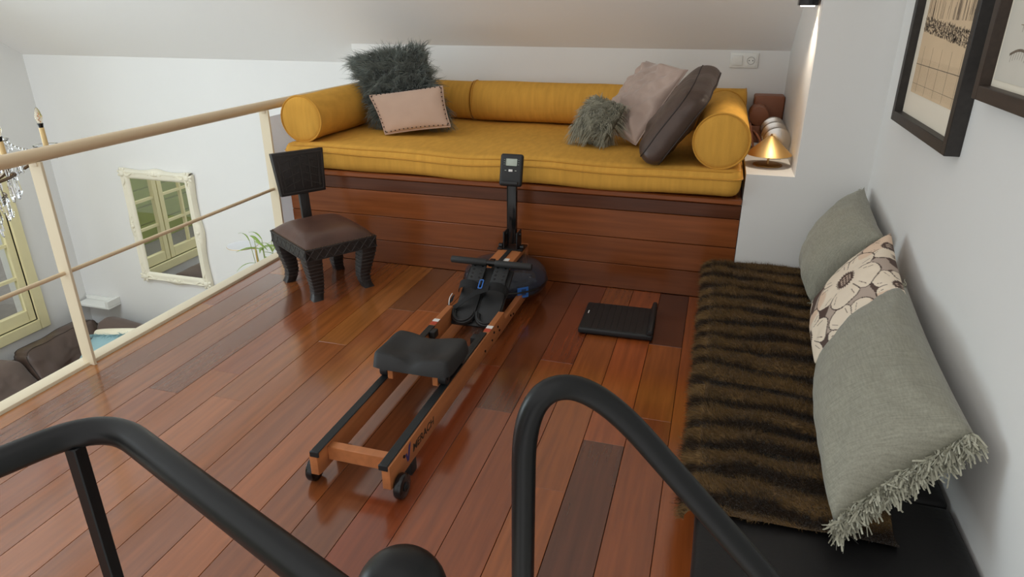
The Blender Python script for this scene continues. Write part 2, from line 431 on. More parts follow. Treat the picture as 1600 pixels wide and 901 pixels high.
ma = thing('daybed_mattress', 'long mustard velvet mattress on the wooden platform', 'mattress', (-1.02, 3.66, .497))
mx0, mx1, my0, my1 = -1.16, 1.155, -0.585, 0.555
obm(noisy_box(mx0, mx1, my0, my1, 0.004, .135, .05, .012, 2.6), 'mattress_body', M['mustard'], ma)
def rect_loop(x0, x1, y0, y1, z, rr, wob=.003, n=40):
    pts = []
    def seg(a, b):
        for i in range(n): t = i / n; pts.append(Vector(a).lerp(Vector(b), t))
    for cx, cy, a0 in ((x1 - rr, y0 + rr, -90), (x1 - rr, y1 - rr, 0), (x0 + rr, y1 - rr, 90), (x0 + rr, y0 + rr, 180)):
        for k in range(6): a = R(a0 + 90 * k / 5); pts.append(Vector((cx + rr * math.cos(a), cy + rr * math.sin(a), z)))
    out = []
    for i, p in enumerate(pts):
        q = pts[(i + 1) % len(pts)]; m_ = max(1, int((q - p).length / .06))
        for j in range(m_):
            v = p.lerp(q, j / m_); v = v + mnoise.noise_vector(v * 2.6) * .012; v.z += math.sin(v.x * 5) * wob; out.append(v)
    return out
S().tube(rect_loop(mx0 + .012, mx1 - .012, my0 + .012, my1 - .012, .122, .05, 0.001), .0042, 8, closed=True).done('piping', M['mustard_pipe'], ma)
S().tube(rect_loop(mx0 - .002, mx1 + .002, my0 - .002, my1 + .002, .092, .05, .004), .0040, 8, closed=True).done('piping', M['mustard_pipe'], ma)

def bolster(label, p0, p1, r):
    p0 = Vector(p0); p1 = Vector(p1); d = p1 - p0; L = d.length
    root = thing('bolster', label, 'bolster', (p0 + p1) / 2 - Vector((0, 0, r)), group='mustard bolsters of the daybed')
    prof = [(0, -L / 2 - .012), (r * .5, -L / 2 - .011), (r * .85, -L / 2 - .006), (r * .985, -L / 2 + .001)]
    nz = 30
    for i in range(nz + 1):
        t = i / nz; prof.append((r * (1 + .010 * math.sin(t * 3.14)), -L / 2 + .004 + (L - .008) * t))
    prof += [(r * .985, L / 2 - .001), (r * .85, L / 2 + .006), (r * .5, L / 2 + .011), (0, L / 2 + .012)]
    Mx = Matrix.Translation((0, 0, r)) @ d.to_track_quat('Z', 'Y').to_matrix().to_4x4()
    s = S().lathe(prof, 48, Mx)
    for v in s.bm.verts:
        v.co += mnoise.noise_vector((v.co + p0) * 4) * .005
    s.done('bolster_body', M['mustard'], root, ang=60)
    for e in (-1, 1):
        pts = [Mx @ Vector((r * 1.0 * math.cos(a), r * 1.0 * math.sin(a), e * (L / 2 - .001))) for a in [2 * math.pi * k / 40 for k in range(40)]]
        S().tube(pts, .0045, 8, closed=True).done('piping', M['mustard_pipe'], root)
    return root
bolster('mustard bolster at the railing end of the daybed, beside the dark shaggy cushion', (-2.085, 3.13, .752), (-2.085, 4.10, .752), .118)
bolster('mustard bolster at the alcove shelf end, behind the brown leather cushion', (0.030, 3.10, .752), (0.030, 3.99, .752), .120)
bolster('short mustard bolster along the back wall, behind the dark shaggy cushion', (-1.95, 4.125, .750), (-1.475, 4.125, .750), .115)
bolster('long mustard bolster along the back wall in the middle of the daybed', (-1.46, 4.125, .752), (0.14, 4.125, .752), .118)

# ------------------------------------------------------------------ cushions on the daybed
rg = np.random.default_rng(5)
def sample_pillow(base, hgt, nrm, n, seed, sides=(1, -1), back=0.5, edge=0.0):
    r = np.random.default_rng(seed); P = []; D = []
    nrm = np.array(nrm); ctr = base(.5, .5)
    for i in range(n):
        u, v = r.uniform(0.01, .99), r.uniform(0.01, .99); s = sides[0] if r.random() < 0.72 else sides[-1]
        b = base(u, v); h = max(0, hgt(u, v, s)); p = b + nrm * s * h
        e = 1 - (4 * u * (1 - u)) ** .5 * (4 * v * (1 - v)) ** .5
        d = nrm * s * (1.05 - e * .8) + (b - ctr) / 0.22 * (0.35 + 0.9 * e)
        P.append(p); D.append(d)
    return np.array(P), np.array(D)

M['shag_dark'] = mat('dark_green_grey_shag', rgb(92, 98, 93), 0.8, col2=rgb(140, 146, 137), vscale=40, sheen=.3, spec=.2)
M['shag_dark_core'] = mat('dark_shag_backing', rgb(66, 71, 67), 0.9)
M['shag_green'] = mat('sage_grey_shag', rgb(140, 138, 120), 0.8, col2=rgb(188, 184, 164), vscale=45, sheen=.3, spec=.2)
M['shag_green_core'] = mat('sage_shag_backing', rgb(104, 104, 90), 0.9)
def shag(label, corners, thick, core, hair, n, length, width, seed, grav, seg=5, curl=.45, group=None):
    root = tuple(np.mean(np.array(corners)[:2], 0)); root = (root[0], root[1], min(c[2] for c in corners) - .01)
    t = thing('shaggy_cushion', label, 'cushion', root)
    o, base, hgt, nrm = pillow('cushion_body', corners, thick, core, t, root, seed=seed, back=.7, n=20)
    P, D = sample_pillow(base, hgt, nrm, n, seed)
    # tufts: strands lean together in clumps
    q = np.array([mnoise.noise_vector(Vector(p * 22)) for p in P]) * 0.75
    strands('long_pile', P, D + q, length, width, seg, hair, t, grav=grav, curl=curl * .35, seed=seed, root=root, flow=q * .5)
    return t
shag('large dark green-grey long-haired cushion at the railing end of the daybed',
     [(-1.88, 3.60, .680), (-1.47, 3.68, .680), (-1.69, 3.85, 1.075), (-2.13, 3.78, 1.00)], .09, M['shag_dark_core'], M['shag_dark'], 12000, .066, .0036, 3, .35)
shag('small sage grey long-haired cushion leaning on the dusty pink cushion',
     [(-.705, 3.48, .670), (-.53, 3.40, .668), (-.445, 3.51, .828), (-.63, 3.62, .850)], .07, M['shag_green_core'], M['shag_green'], 4200, .050, .0036, 9, .8)

M['blush'] = mat('blush_velvet', rgb(196, 166, 146), 0.8, var=.05, vscale=6, bump=.15, bscale=300, sheen=.3, spec=.2)
M['stud'] = mat('dark_stud', rgb(62, 54, 50), 0.4, metal=.6)
root = (-1.57, 3.45, .64)
t = thing('studded_cushion', 'small blush pink rectangular cushion edged with dark studs', 'cushion', root)
pc = [(-1.742, 3.40, .645), (-1.392, 3.49, .690), (-1.475, 3.60, .888), (-1.885, 3.52, .832)]
o, base, hgt, nrm = pillow('cushion_body', pc, .050, M['blush'], t, root, seed=2, pinch=.045, wr=.004)
fl = []
for k in range(0, 80):
    s_ = k / 80 * 4; e = int(s_); f = s_ - e
    fl.append([(f, 0), (1, f), (1 - f, 1), (0, 1 - f)][e])
S().tube([base(u, v) - np.array(root) for u, v in fl], .0042, 8, closed=True).done('flange', M['blush'], t)
stud_me = None
for e, cnt in ((0, 15), (1, 9), (2, 16), (3, 10)):
    for i in range(cnt):
        f = (i + .5) / cnt; g = 0.018
        u, v = [(f, g * 1.4), (1 - g, f), (1 - f, 1 - g * 1.4), (g, 1 - f)][e]
        p = base(u, v) + np.array(nrm) * (hgt(max(.001, u), max(.001, v), 1) + .001) - np.array(root)
        if stud_me is None:
            so = S().ball((0, 0, 0), .0044, (1, 1, .7), 8, 6).done('stud', M['stud'], t); stud_me = so.data
        else:
            so = bpy.data.objects.new('stud', stud_me); COL.objects.link(so); so.parent = t
        so.location = p

M['dusty'] = mat('dusty_pink_velvet', rgb(182, 160, 148), 0.7, var=.12, vscale=7, bump=.1, bscale=200, sheen=.5, spec=.25)
root = (-.45, 3.65, .64)
t = thing('velvet_cushion', 'crumpled dusty pink velvet cushion between the sage and leather cushions', 'cushion', root)
o, base, hgt, nrm = pillow('cushion_body', [(-.60, 3.80, .655), (-.375, 3.43, .655), (-.165, 3.60, 1.005), (-.41, 3.98, 1.015)], .085, M['dusty'], t, root, seed=4, pinch=.04, wr=.034, n=44)
fl2 = [base(u, v) - np.array(root) for u, v in fl]
S().tube(fl2, .003, 6, closed=True).done('seam', M['dusty'], t)

M['leather'] = mat('dark_brown_leather', rgb(80, 64, 56), 0.38, var=.2, vscale=12, bump=.6, bscale=28, rvar=.08, spec=.4)
M['leather_seam'] = mat('leather_seam', rgb(44, 34, 30), 0.5)
M['leather_worn'] = mat('lower_sofa_leather', rgb(82, 66, 58), 0.4, var=.15, vscale=4, bump=.25, bscale=18, rvar=.08)

def box_cushion(name, c, tv, m, parent, root, bulge=.03, bulge2=.012, n=30, nt=6, wr=.008, seed=0, seam=None, puff=1.0):
    """c: 4 corners of the main face, tv: thickness vector"""
    c = [np.array(p, float) for p in c]; tv = np.array(tv, float)
    nrm = -tv / np.linalg.norm(tv); ctr = sum(c) / 4 + tv / 2
    def P(u, v, w):
        b = c[0] * (1 - u) * (1 - v) + c[1] * u * (1 - v) + c[2] * u * v + c[3] * (1 - u) * v + tv * w
        hu, hv, hw = 4 * u * (1 - u), 4 * v * (1 - v), 4 * w * (1 - w)
        b = b + nrm * bulge * (hu * hv) ** .5 * ((1 - 2 * w) if w < .5 else (1 - 2 * w) * .35)
        mid = sum(c) / 4 + tv * w
        inpl = b - mid
        b = b + inpl / (np.linalg.norm(inpl) + 1e-6) * bulge2 * hw * (1 - min(hu, hv))
        # rounded vertical corners
        cu = max(0, 1 - hu) ** 4 * max(0, 1 - hv) ** 4
        b = b + (mid - b) * .10 * cu
        q = b * 8 + seed * 3.1
        b = b + np.array(mnoise.noise_vector(Vector(q))) * wr * (.4 + .6 * (hu * hv) ** .5) + np.array(mnoise.noise_vector(Vector(q * 3))) * wr * .3 * (hu * hv) ** .5
        return b
    V = []; ix = {}; F = []
    def vid(i, j, k):
        key = (i, j, k)
        if key not in ix: ix[key] = len(V); V.append(P(i / n, j / n, k / nt) - np.array(root))
        return ix[key]
    for k in (0, nt):
        for i in range(n):
            for j in range(n):
                q = [vid(i, j, k), vid(i + 1, j, k), vid(i + 1, j + 1, k), vid(i, j + 1, k)]; F.append(q if k == 0 else q[::-1])
    for k in range(nt):
        for i in range(n):
            F.append([vid(i + 1, 0, k), vid(i, 0, k), vid(i, 0, k + 1), vid(i + 1, 0, k + 1)])
            F.append([vid(i, n, k), vid(i + 1, n, k), vid(i + 1, n, k + 1), vid(i, n, k + 1)])
            F.append([vid(0, i, k), vid(0, i + 1, k), vid(0, i + 1, k + 1), vid(0, i, k + 1)])
            F.append([vid(n, i + 1, k), vid(n, i, k), vid(n, i, k + 1), vid(n, i + 1, k + 1)])
    b = bmesh.new(); vs = [b.verts.new(v) for v in V]
    for f in F: b.faces.new([vs[i] for i in f])
    bmesh.ops.recalc_face_normals(b, faces=b.faces)
    o = obm(b, name, m, parent)
    if seam:
        for w in (0, 1):
            pts = []
            for k in range(96):
                s_ = k / 96 * 4; e = int(s_); f = s_ - e
                u, v = [(f, 0), (1, f), (1 - f, 1), (0, 1 - f)][e]; pts.append(P(u, v, w) - np.array(root))
            S().tube(pts, .0032, 6, closed=True).done('seam', seam, parent)
    return o
root = (-.24, 3.3, .64)
t = thing('leather_cushion', 'large dark brown leather box cushion leaning on the right bolster', 'cushion', root)
box_cushion('cushion_body', [(-.315, 3.05, .665), (-.125, 3.10, .960), (-.085, 3.56, 1.045), (-.315, 3.52, .672)][::1], (.085, .0, -.035), M['leather'], t, root, bulge=.055, bulge2=.02, wr=.02, seed=3, seam=M['leather_seam'])

# ------------------------------------------------------------------ rowing machine (root at its near end)
M['rowwood'] = mat('beech_stained', rgb(178, 112, 68), 0.38, var=.14, vscale=4, stretch=(10, .8, 10), detail=6)
M['blackplastic'] = mat('black_plastic', rgb(30, 31, 32), 0.48, bump=.06, bscale=300)
M['blacksoft'] = mat('black_foam', rgb(38, 38, 38), 0.62, bump=.1, bscale=220)
M['gloss'] = mat('gloss_black', rgb(18, 18, 19), 0.15)
M['strap'] = mat('black_webbing', rgb(24, 24, 25), 0.85, bump=.3, bscale=500)
M['alu'] = mat('black_track', rgb(34, 38, 40), 0.4, metal=.3)
M['screen'] = mat('lcd_screen', rgb(176, 184, 172), 0.2)
M['white_mark'] = mat('white_print', rgb(226, 224, 220), 0.5)
M['red_mark'] = mat('red_print', rgb(178, 70, 48), 0.5)
M['blue'] = mat('blue_plastic', rgb(52, 110, 190), 0.35)
M['navy'] = mat('navy_print', rgb(36, 44, 110), 0.5)
M['blackprint'] = mat('black_print', rgb(26, 22, 20), 0.6)
M['tank'] = mat('smoky_tank', rgb(62, 64, 70), 0.06, alpha=.62, spec=.6)
M['water'] = mat('tank_water', rgb(30, 52, 84), 0.05)
rw = thing('rowing_machine', 'wooden water rowing machine with black seat in the middle of the floor', 'rowing machine', (-.885, 1.36, 0))
for s in (-1, 1):
    poly = [(0, .05), (0, .125), (1.07, .125), (1.085, .088), (1.70, .088), (1.70, .045), (.02, .045)]
    Mx = Matrix(((0, 0, 1, s * .114 - .0125), (1, 0, 0, 0), (0, 1, 0, 0), (0, 0, 0, 1)))
    rl = S().prism(poly, .025, Mx, bev=.0015).done('side_rail', M['rowwood'], rw)
    S().bb(s * .108 - .014, s * .108 + .014, .002, .86, .1252, .131, bev=.002, seg=1).bb(s * .108 - .014, s * .108 + .014, -.003, .003, .113, .131, bev=.001, seg=1).done('track', M['alu'], rl)
    S().bb(s * .114 - .0128, s * .114 + .0128, .905, .93, .1252, .1258).done('white_stripe', M['white_mark'], rl, smooth=False)
    S().bb(s * .114 - .0128, s * .114 + .0128, .875, .903, .1252, .1258).done('red_stripe', M['red_mark'], rl, smooth=False)
    # bolts on the outer face
    for (y, z) in ((.09, .10), (.98, .10), (1.0, .075), (.93, .098), (.905, .075), (.82, .07), (1.16, .07), (1.2, .06), (1.45, .07)):
        S().cyl((s * .1265, y, z), (s * .1300, y, z), .005, seg=10).done('bolt', M['gloss'], rl)
    wl = S().cyl((s * .1285, .04, .0375), (s * .152, .04, .0375), .0375, seg=28, bev=.005).done('wheel', M['gloss'], rw)
    S().cyl((s * .153, .04, .0375), (s * .1555, .04, .0375), .014, seg=16).cyl((s * .153, .04, .0375), (s * .158, .04, .0375), .006, seg=10).done('wheel_hub', M['blackplastic'], wl)
    S().bb(s * .108 - .02, s * .108 + .02, .13, .17, .0, .045, bev=.004).done('rubber_foot', M['blackplastic'], rw)
    S().cyl((s * .1285, 1.69, .03), (s * .15, 1.69, .03), .03, seg=24, bev=.004).done('transport_wheel', M['gloss'], rw)
S().bb(-.1015, .1015, .055, .085, .066, .112, bev=.002, seg=1).done('cross_bar', M['rowwood'], rw)
S().cyl((-.1015, .80, .085), (.1015, .80, .085), .007, seg=12).done('stop_bar', M['blackplastic'], rw)
S().bb(-.1015, .1015, 1.62, 1.66, .05, .086, bev=.002, seg=1).done('cross_bar', M['rowwood'], rw)
for s in (-1, 1): S().bb(s * .085 - .012, s * .085 + .012, .80, .84, .10, .13, bev=.003).done('seat_stop', M['blackplastic'], rw)
# seat: contoured pad on a wooden carriage with rollers
nU, nV = 34, 26; Vv = []; Ff = []
def seat_pt(u, v, top):
    x = (u - .5) * .285; hw = 1.0
    # outline: rounded rectangle, concave in the middle of the far edge, small scoop in the near edge
    a = u * 2 - 1; b = v * 2 - 1
    y_near = -.108 + .010 * abs(a) ** 6; y_far = .116 - .024 * math.exp(-(a / .36) ** 2) - .012 * abs(a) ** 6
    y = y_near + (y_far - y_near) * v
    x *= 1 - .05 * abs(b) ** 7
    z = .171
    if top:
        edge = min(1, (1 - abs(a) ** 12)) * min(1, (1 - abs(b) ** 12)); edge = max(0, edge) ** .35
        lobes = .008 * (1 - math.cos(a * math.pi)) * .5 * 1.0
        bowl = -.012 * math.exp(-((abs(a) - .45) / .28) ** 2) * math.exp(-((b + .05) / .55) ** 2)
        rim = .012 * (abs(a) ** 3) + .010 * max(0, -b) ** 2
        scoop = -.034 * math.exp(-(a / .22) ** 2) * max(0, -b - .35) ** 1 * 1.4
        z = .171 + edge * (.044 + bowl + rim + scoop + lobes * .3)
    return (x - .004, y + .525, z)
for top in (1, 0):
    for i in range(nU + 1):
        for j in range(nV + 1): Vv.append(seat_pt(i / nU, j / nV, top))
o_ = (nU + 1) * (nV + 1)
for i in range(nU):
    for j in range(nV):
        a, b, c, d = i * (nV + 1) + j, (i + 1) * (nV + 1) + j, (i + 1) * (nV + 1) + j + 1, i * (nV + 1) + j + 1
        Ff.append((a, b, c, d)); Ff.append((o_ + d, o_ + c, o_ + b, o_ + a))
for i in range(nU):
    for j in (0, nV):
        a, b = i * (nV + 1) + j, (i + 1) * (nV + 1) + j; Ff.append((a, b, o_ + b, o_ + a) if j else (b, a, o_ + a, o_ + b))
for j in range(nV):
    for i in (0, nU):
        a, b = i * (nV + 1) + j, i * (nV + 1) + j + 1; Ff.append((b, a, o_ + a, o_ + b) if i else (a, b, o_ + b, o_ + a))
st = fin('seat', mesh_np('seat', Vv, Ff), M['blacksoft'], rw, True, 60)
for s in (-1, 1):
    cr = S().bb(s * .082 - .010, s * .082 + .010, .435, .625, .128, .1715, bev=.002, seg=1).done('carriage_rail', M['rowwood'], rw)
    for y in (.455, .605):
        S().cyl((s * .0925, y, .1535), (s * .121, y, .1535), .0225, seg=22, bev=.003).cyl((s * .121, y, .1535), (s * .124, y, .1535), .008, seg=12).done('roller', M['blackplastic'], cr)
for y in (.455, .605): S().cyl((-.092, y, .1535), (.092, y, .1535), .004, seg=8).done('axle', M['alu'], rw)
# water tank
S().lathe([(0, .052), (.15, .052), (.185, .062), (.198, .085), (.198, .115), (.19, .145), (.165, .170), (.12, .182), (.06, .186), (0, .186)], 56, T((-.0, 1.50, 0))).done('water_tank', M['tank'], rw, ang=60)
S().lathe([(0, .056), (.148, .056), (.182, .068), (.192, .088), (.192, .108), (0, .108)], 40, T((0, 1.50, 0))).done('tank_water', M['water'], rw, ang=30)
S().tube([(.1985 * math.cos(a), 1.50 + .1985 * math.sin(a), .1) for a in [2 * math.pi * k / 56 for k in range(56)]], .0045, 8, closed=True).done('tank_rim', M['gloss'], rw)
S().box((.004, .055, .05), (.128, 1.352, .098), (0, 0, R(-48)), bev=.001, seg=1).done('level_sticker', M['blue'], rw)
# deck above the tank with the folding post
dk = S().bb(-.058, .058, 1.375, 1.70, .190, .212, bev=.002, seg=1).done('top_deck', M['rowwood'], rw)
for x, y in ((-.042, 1.40), (.042, 1.40)): S().cyl((x, y, .2115), (x, y, .2145), .005, seg=10).done('bolt', M['gloss'], dk)
S().bb(-.005, .035, 1.415, 1.462, .2122, .2128).done('white_sticker', M['white_mark'], dk, smooth=False)
for s in (-1, 1): S().bb(s * .048 - .01, s * .048 + .01, 1.66, 1.70, .086, .19, bev=.002, seg=1).done('deck_leg', M['rowwood'], dk)
S().bb(-.010, .010, 1.30, 1.62, .2135, .2165).done('pull_strap', M['strap'], rw, smooth=False)
br = S().bb(-.036, -.029, 1.575, 1.65, .212, .30, bev=.002, seg=1).bb(.029, .036, 1.575, 1.65, .212, .30, bev=.002, seg=1).bb(-.036, .036, 1.575, 1.65, .212, .218).cyl((-.045, 1.61, .285), (.045, 1.61, .285), .007, seg=12).done('post_bracket', M['blackplastic'], rw)
for s in (-1, 1): S().cyl((s * .045, 1.60, .225), (s * .062, 1.60, .225), .012, seg=14).bb(s * .05 - .014, s * .05 + .014, 1.57, 1.66, .212, .222, bev=.003).done('knob', M['gloss'], br)
po = S().box((.044, .028, .30), (0, 1.615, .385), (R(-1), 0, R(0)), bev=.005).done('post', M['gloss'], rw)
S().bb(-.0235, -.0215, 1.602, 1.628, .24, .53, bev=.0005, seg=1).done('edge_strip', M['alu'], po)
mo = S().box((.108, .030, .148), (.002, 1.595, .598), (R(-14), 0, 0), bev=.012, seg=4).done('monitor', M['blackplastic'], rw)
MT = T((.002, 1.595, .598), (R(-14), 0, 0))
def on_mon(x, z, sx, sz, th=.0016): 
    b = S().box((sx, th, sz), (x, -.0150 - th / 2, z), bev=min(sx, sz) * .12, seg=2); bmesh.ops.transform(b.bm, matrix=MT, verts=b.bm.verts); return b
on_mon(.002, .036, .054, .033).done('screen', M['screen'], mo)
on_mon(.0, -.002, .019, .011, .003).done('button', M['white_mark'], mo)
for x in (-.024, .024): on_mon(x, -.002, .008, .003).done('button_mark', M['screen'], mo)
for s in (-1, 1):
    for k in range(3): on_mon(s * .034 + .002, .046 - k * .010, .004, .0016).done('print_mark', M['screen'], mo)
on_mon(0, -.058, .078, .012, .014).done('phone_ledge', M['gloss'], mo)
# handle
hd = S().cyl((-.187, 1.285, .252), (-.018, 1.285, .252), .0155, seg=20, bev=.005).cyl((.018, 1.285, .252), (.187, 1.285, .252), .0155, seg=20, bev=.005).done('handle', M['blacksoft'], rw)
S().cyl((-.02, 1.285, .252), (.02, 1.285, .252), .0125, seg=16).bb(-.013, .013, 1.28, 1.32, .235, .262, bev=.004).done('handle_joint', M['gloss'], hd)
# foot rests: two sloping plates with heel cups, hole strips and straps
FR = T((0, 1.05, .062), (R(33), 0, 0))
def on_foot(b, name, m, parent): bmesh.ops.transform(b.bm, matrix=FR, verts=b.bm.verts); return b.done(name, m, parent)
ft = on_foot(S().box((.205, .30, .014), (0, .14, -.004), bev=.004), 'foot_board', M['blackplastic'], rw)
for s in (-1, 1):
    pl = on_foot(S().box((.092, .20, .010), (s * .053, .10, .010), bev=.004), 'foot_plate', M['blackplastic'], rw)
    ring = [(s * .053 + .045 * math.cos(a), .042 + .052 * math.sin(a), .034) for a in [R(180 + 12 * k) for k in range(16)]]
    on_foot(S().tube(ring, .005, 8).tube([(p[0], p[1], .018) for p in ring], .012, 8), 'heel_cup', M['blackplastic'], pl)
    strip = S().box((.068, .115, .008), (s * .053, .262, .020), bev=.003)
    strip.box((.072, .035, .010), (s * .053, .20, .017), bev=.004)
    hs = on_foot(strip, 'toe_plate', M['blackplastic'], rw)
    for cx in (-.018, .018):
        for k in range(5):
            on_foot(S().cyl((s * .053 + cx, .222 + k * .021, .0235), (s * .053 + cx, .222 + k * .021, .0247), .0055, seg=12), 'adjust_hole', M['gloss'], hs)
def ribbon(pts, width, axis, th=.0018):
    """flat strap through pts, its width along axis"""
    pts = [Vector(p) for p in pts]; axis = Vector(axis).normalized() * width / 2; b = S(); bm = b.bm; rows = []
    for i, p in enumerate(pts):
        tdir = (pts[min(i + 1, len(pts) - 1)] - pts[max(i - 1, 0)]).normalized(); nn = tdir.cross(axis).normalized() * th / 2
        rows.append([bm.verts.new(p - axis - nn), bm.verts.new(p + axis - nn), bm.verts.new(p + axis + nn), bm.verts.new(p - axis + nn)])
    for A, B in zip(rows, rows[1:]):
        for k in range(4): bm.faces.new((A[k], A[(k + 1) % 4], B[(k + 1) % 4], B[k]))
    bm.faces.new(rows[0][::-1]); bm.faces.new(rows[-1]); bmesh.ops.recalc_face_normals(bm, faces=bm.faces); return b
for s in (-1, 1):
    pts = [(s * .053 + .056 * math.cos(a) * 1.02, .155 + s * 0.006 * math.cos(a), .012 + .058 * math.sin(a)) for a in [R(180 - 180 * k / 16) for k in range(17)]]
    on_foot(ribbon(pts, .036, (0, 1, .25)), 'foot_strap', M['strap'], rw)
pts = [(-.115, .10, .03), (-.125, .085, .028), (-.135, .06, .02), (-.12, .045, .012), (-.09, .06, .03), (-.05, .085, .055), (-.005, .12, .068), (.04, .14, .072)]
on_foot(ribbon(pts, .030, (0.1, 1, .3)), 'loose_strap', M['strap'], rw)
on_foot(S().tube(smoothpath([(-.006, .135, .072), (-.006, .175, .076), (.010, .175, .078), (.010, .135, .074), (-.006, .135, .072)], .004), .0024, 8), 'buckle', M['blue'], rw)
on_foot(S().tube(smoothpath([(-.128, .12, .03), (-.132, .09, .035), (-.125, .06, .03)], .02), .0018, 6), 'strap_clip', M['white_mark'], rw)
# name on the outer side of the right rail
def text_mesh(txt, size, name, m, parent, Mx, shear=0.0, sx=1.0):
    cu = bpy.data.curves.new('txt', 'FONT'); cu.body = txt; cu.size = size; cu.extrude = 0.0002; cu.shear = shear; cu.resolution_u = 3; cu.offset = size * .022
    ob = bpy.data.objects.new('txt', cu); COL.objects.link(ob); bpy.context.view_layer.update()
    dg = bpy.context.evaluated_depsgraph_get(); me = bpy.data.meshes.new_from_object(ob.evaluated_get(dg))
    bpy.data.objects.remove(ob); bpy.data.curves.remove(cu)
    me.transform(Mx @ Matrix.Diagonal((sx, 1, 1, 1))); me.name = name
    me.materials.clear()
    return fin(name, me, m, parent, False)
side = Matrix(((0, 0, 1, .1268), (1, 0, 0, .150), (0, 1, 0, .072), (0, 0, 0, 1)))
text_mesh('MERACH', .036, 'brand_lettering', M['blackprint'], rw, side, shear=.12, sx=1.12)
S().prism([(.0, .030), (.010, .030), (.016, .012), (.026, .046), (.040, .050), (.022, -.002), (.012, -.002)], .0004, Matrix(((0, 0, 1, .1267), (1, 0, 0, .10), (0, 1, 0, .068), (0, 0, 0, 1)))).done('brand_emblem', M['navy'], rw, smooth=False)

# ------------------------------------------------------------------ bathroom scale
bs = thing('body_scale', 'flat black body scale with a pull-out handle bar on the floor', 'scale', (-.317, 2.71, 0), R(1.5))
S().box((.315, .285, .026), (0, 0, .019), bev=.008, seg=3).done('scale_body', M['blackplastic'], bs)
for k in range(9): S().box((.024, .262, .002), (-.115 + k * .0265, 0, .0325), bev=.0008, seg=1).done('grip_rib', M['blackplastic'], bs)
hb = S().box((.022, .285, .012), (.142, 0, .036), bev=.004).cyl((.146, -.15, .047), (.146, .158, .047), .011, seg=16, bev=.003).done('handle_bar', M['blackplastic'], bs)
S().box((.004, .03, .0006), (-.138, .03, .0325)).done('logo_mark', M['white_mark'], bs, smooth=False)
for sx in (-1, 1):
    for sy in (-1, 1): S().cyl((sx * .125, sy * .115, 0), (sx * .125, sy * .115, .008), .012, seg=12).done('foot', M['gloss'], bs)

# ------------------------------------------------------------------ carved low chair
M['ebony'] = mat('blackened_carved_wood', rgb(38, 34, 33), 0.5, var=.2, vscale=20, bump=.5, bscale=55, rvar=.1)
M['ebony2'] = mat('carved_ridge_wood', rgb(52, 47, 45), 0.45, bump=.3, bscale=80)
M['chairleather'] = mat('chair_leather', rgb(84, 58, 48), 0.36, var=.22, vscale=6, bump=.12, bscale=60, rvar=.06)
M['nail'] = mat('antique_nail', rgb(96, 76, 58), 0.35, metal=.8)
ch = thing('carved_chair', 'low black carved wooden chair with brown leather seat beside the railing', 'chair', (-1.80, 2.77, 0), R(-33.5))
# local x = facing, local y = sideways
hd_, hw_ = .205, .182
for sx in (-1, 1):
    for sy in (-1, 1):
        path = [(.262, .000, .040), (.20, .000, .038), (.15, -.007, .034), (.10, -.015, .030), (.06, -.019, .0265), (.025, -.014, .0245), (.0, -.005, .0255)]
        b = S(); bm = b.bm; rows = []
        for z, off, h in path:
            cx, cy = sx * (hd_ - .040 + off), sy * (hw_ - .040 + off)
            rows.append([bm.verts.new((cx + dx * h, cy + dy * h, z)) for dx, dy in ((-1, -1), (1, -1), (1, 1), (-1, 1))])
        for A, B in zip(rows, rows[1:]):
            for k in range(4): bm.faces.new((A[k], A[(k + 1) % 4], B[(k + 1) % 4], B[k]))
        bm.faces.new(rows[0]); bm.faces.new(rows[-1][::-1]); bmesh.ops.recalc_face_normals(bm, faces=bm.faces)
        bmesh.ops.bevel(bm, geom=[e for e in bm.edges if abs((e.verts[0].co - e.verts[1].co).normalized().z) > .5], offset=.003, segments=1, affect='EDGES')
        lg = b.done('leg', M['ebony'], ch, ang=50)
        r_ = S()
        for k in range(9):
            z = .035 + k * .019
            for (za, oa, ha), (zb, ob_, hb_) in zip(path, path[1:]):
                if zb <= z <= za:
                    t_ = (z - zb) / (za - zb); off = ob_ + (oa - ob_) * t_; h = hb_ + (ha - hb_) * t_
                    r_.box((2 * h + .003, 2 * h + .003, .006), (sx * (hd_ - .04 + off), sy * (hw_ - .04 + off), z), bev=.001, seg=1)
        r_.done('carved_rings', M['ebony2'], lg)
ap_z0, ap_z1 = .212, .268
for nm, ax, sg in (('apron', 0, 1), ('apron', 0, -1), ('apron', 1, 1), ('apron', 1, -1)):
    if ax == 0: b = S().box((.026, 2 * hw_, ap_z1 - ap_z0), (sg * (hd_ - .013), 0, (ap_z0 + ap_z1) / 2), bev=.002, seg=1); ln = 2 * hw_
    else: b = S().box((2 * hd_, .026, ap_z1 - ap_z0), (0, sg * (hw_ - .013), (ap_z0 + ap_z1) / 2), bev=.002, seg=1); ln = 2 * hd_
    a_ = b.done('apron', M['ebony'], ch)
    c = S(); n = 8
    for k in range(n):
        u = -ln / 2 + ln * (k + .5) / n
        for rot in (42, -42):
            if ax == 0: c.box((.004, .005, .066), (sg * hd_, u, .240), (R(rot), 0, 0), bev=.001, seg=1)
            else: c.box((.005, .004, .066), (u, sg * hw_, .240), (0, R(rot), 0), bev=.001, seg=1)
    for zz in (.214, .265):
        if ax == 0: c.box((.005, ln, .004), (sg * hd_, 0, zz))
        else: c.box((ln, .005, .004), (0, sg * hw_, zz))
    c.done('carving', M['ebony2'], a_, smooth=False)
n = 22; Vv = []; Ff = []
for i in range(n + 1):
    for j in range(n + 1):
        u, v = i / n * 2 - 1, j / n * 2 - 1
        h = (1 - u ** 4) * (1 - v ** 4)
        Vv.append((u * (hd_ - .004), v * (hw_ - .004), .267 + .060 * max(0, h) ** .6 + .002 * mnoise.noise(Vector((u * 3, v * 3, 1)))))
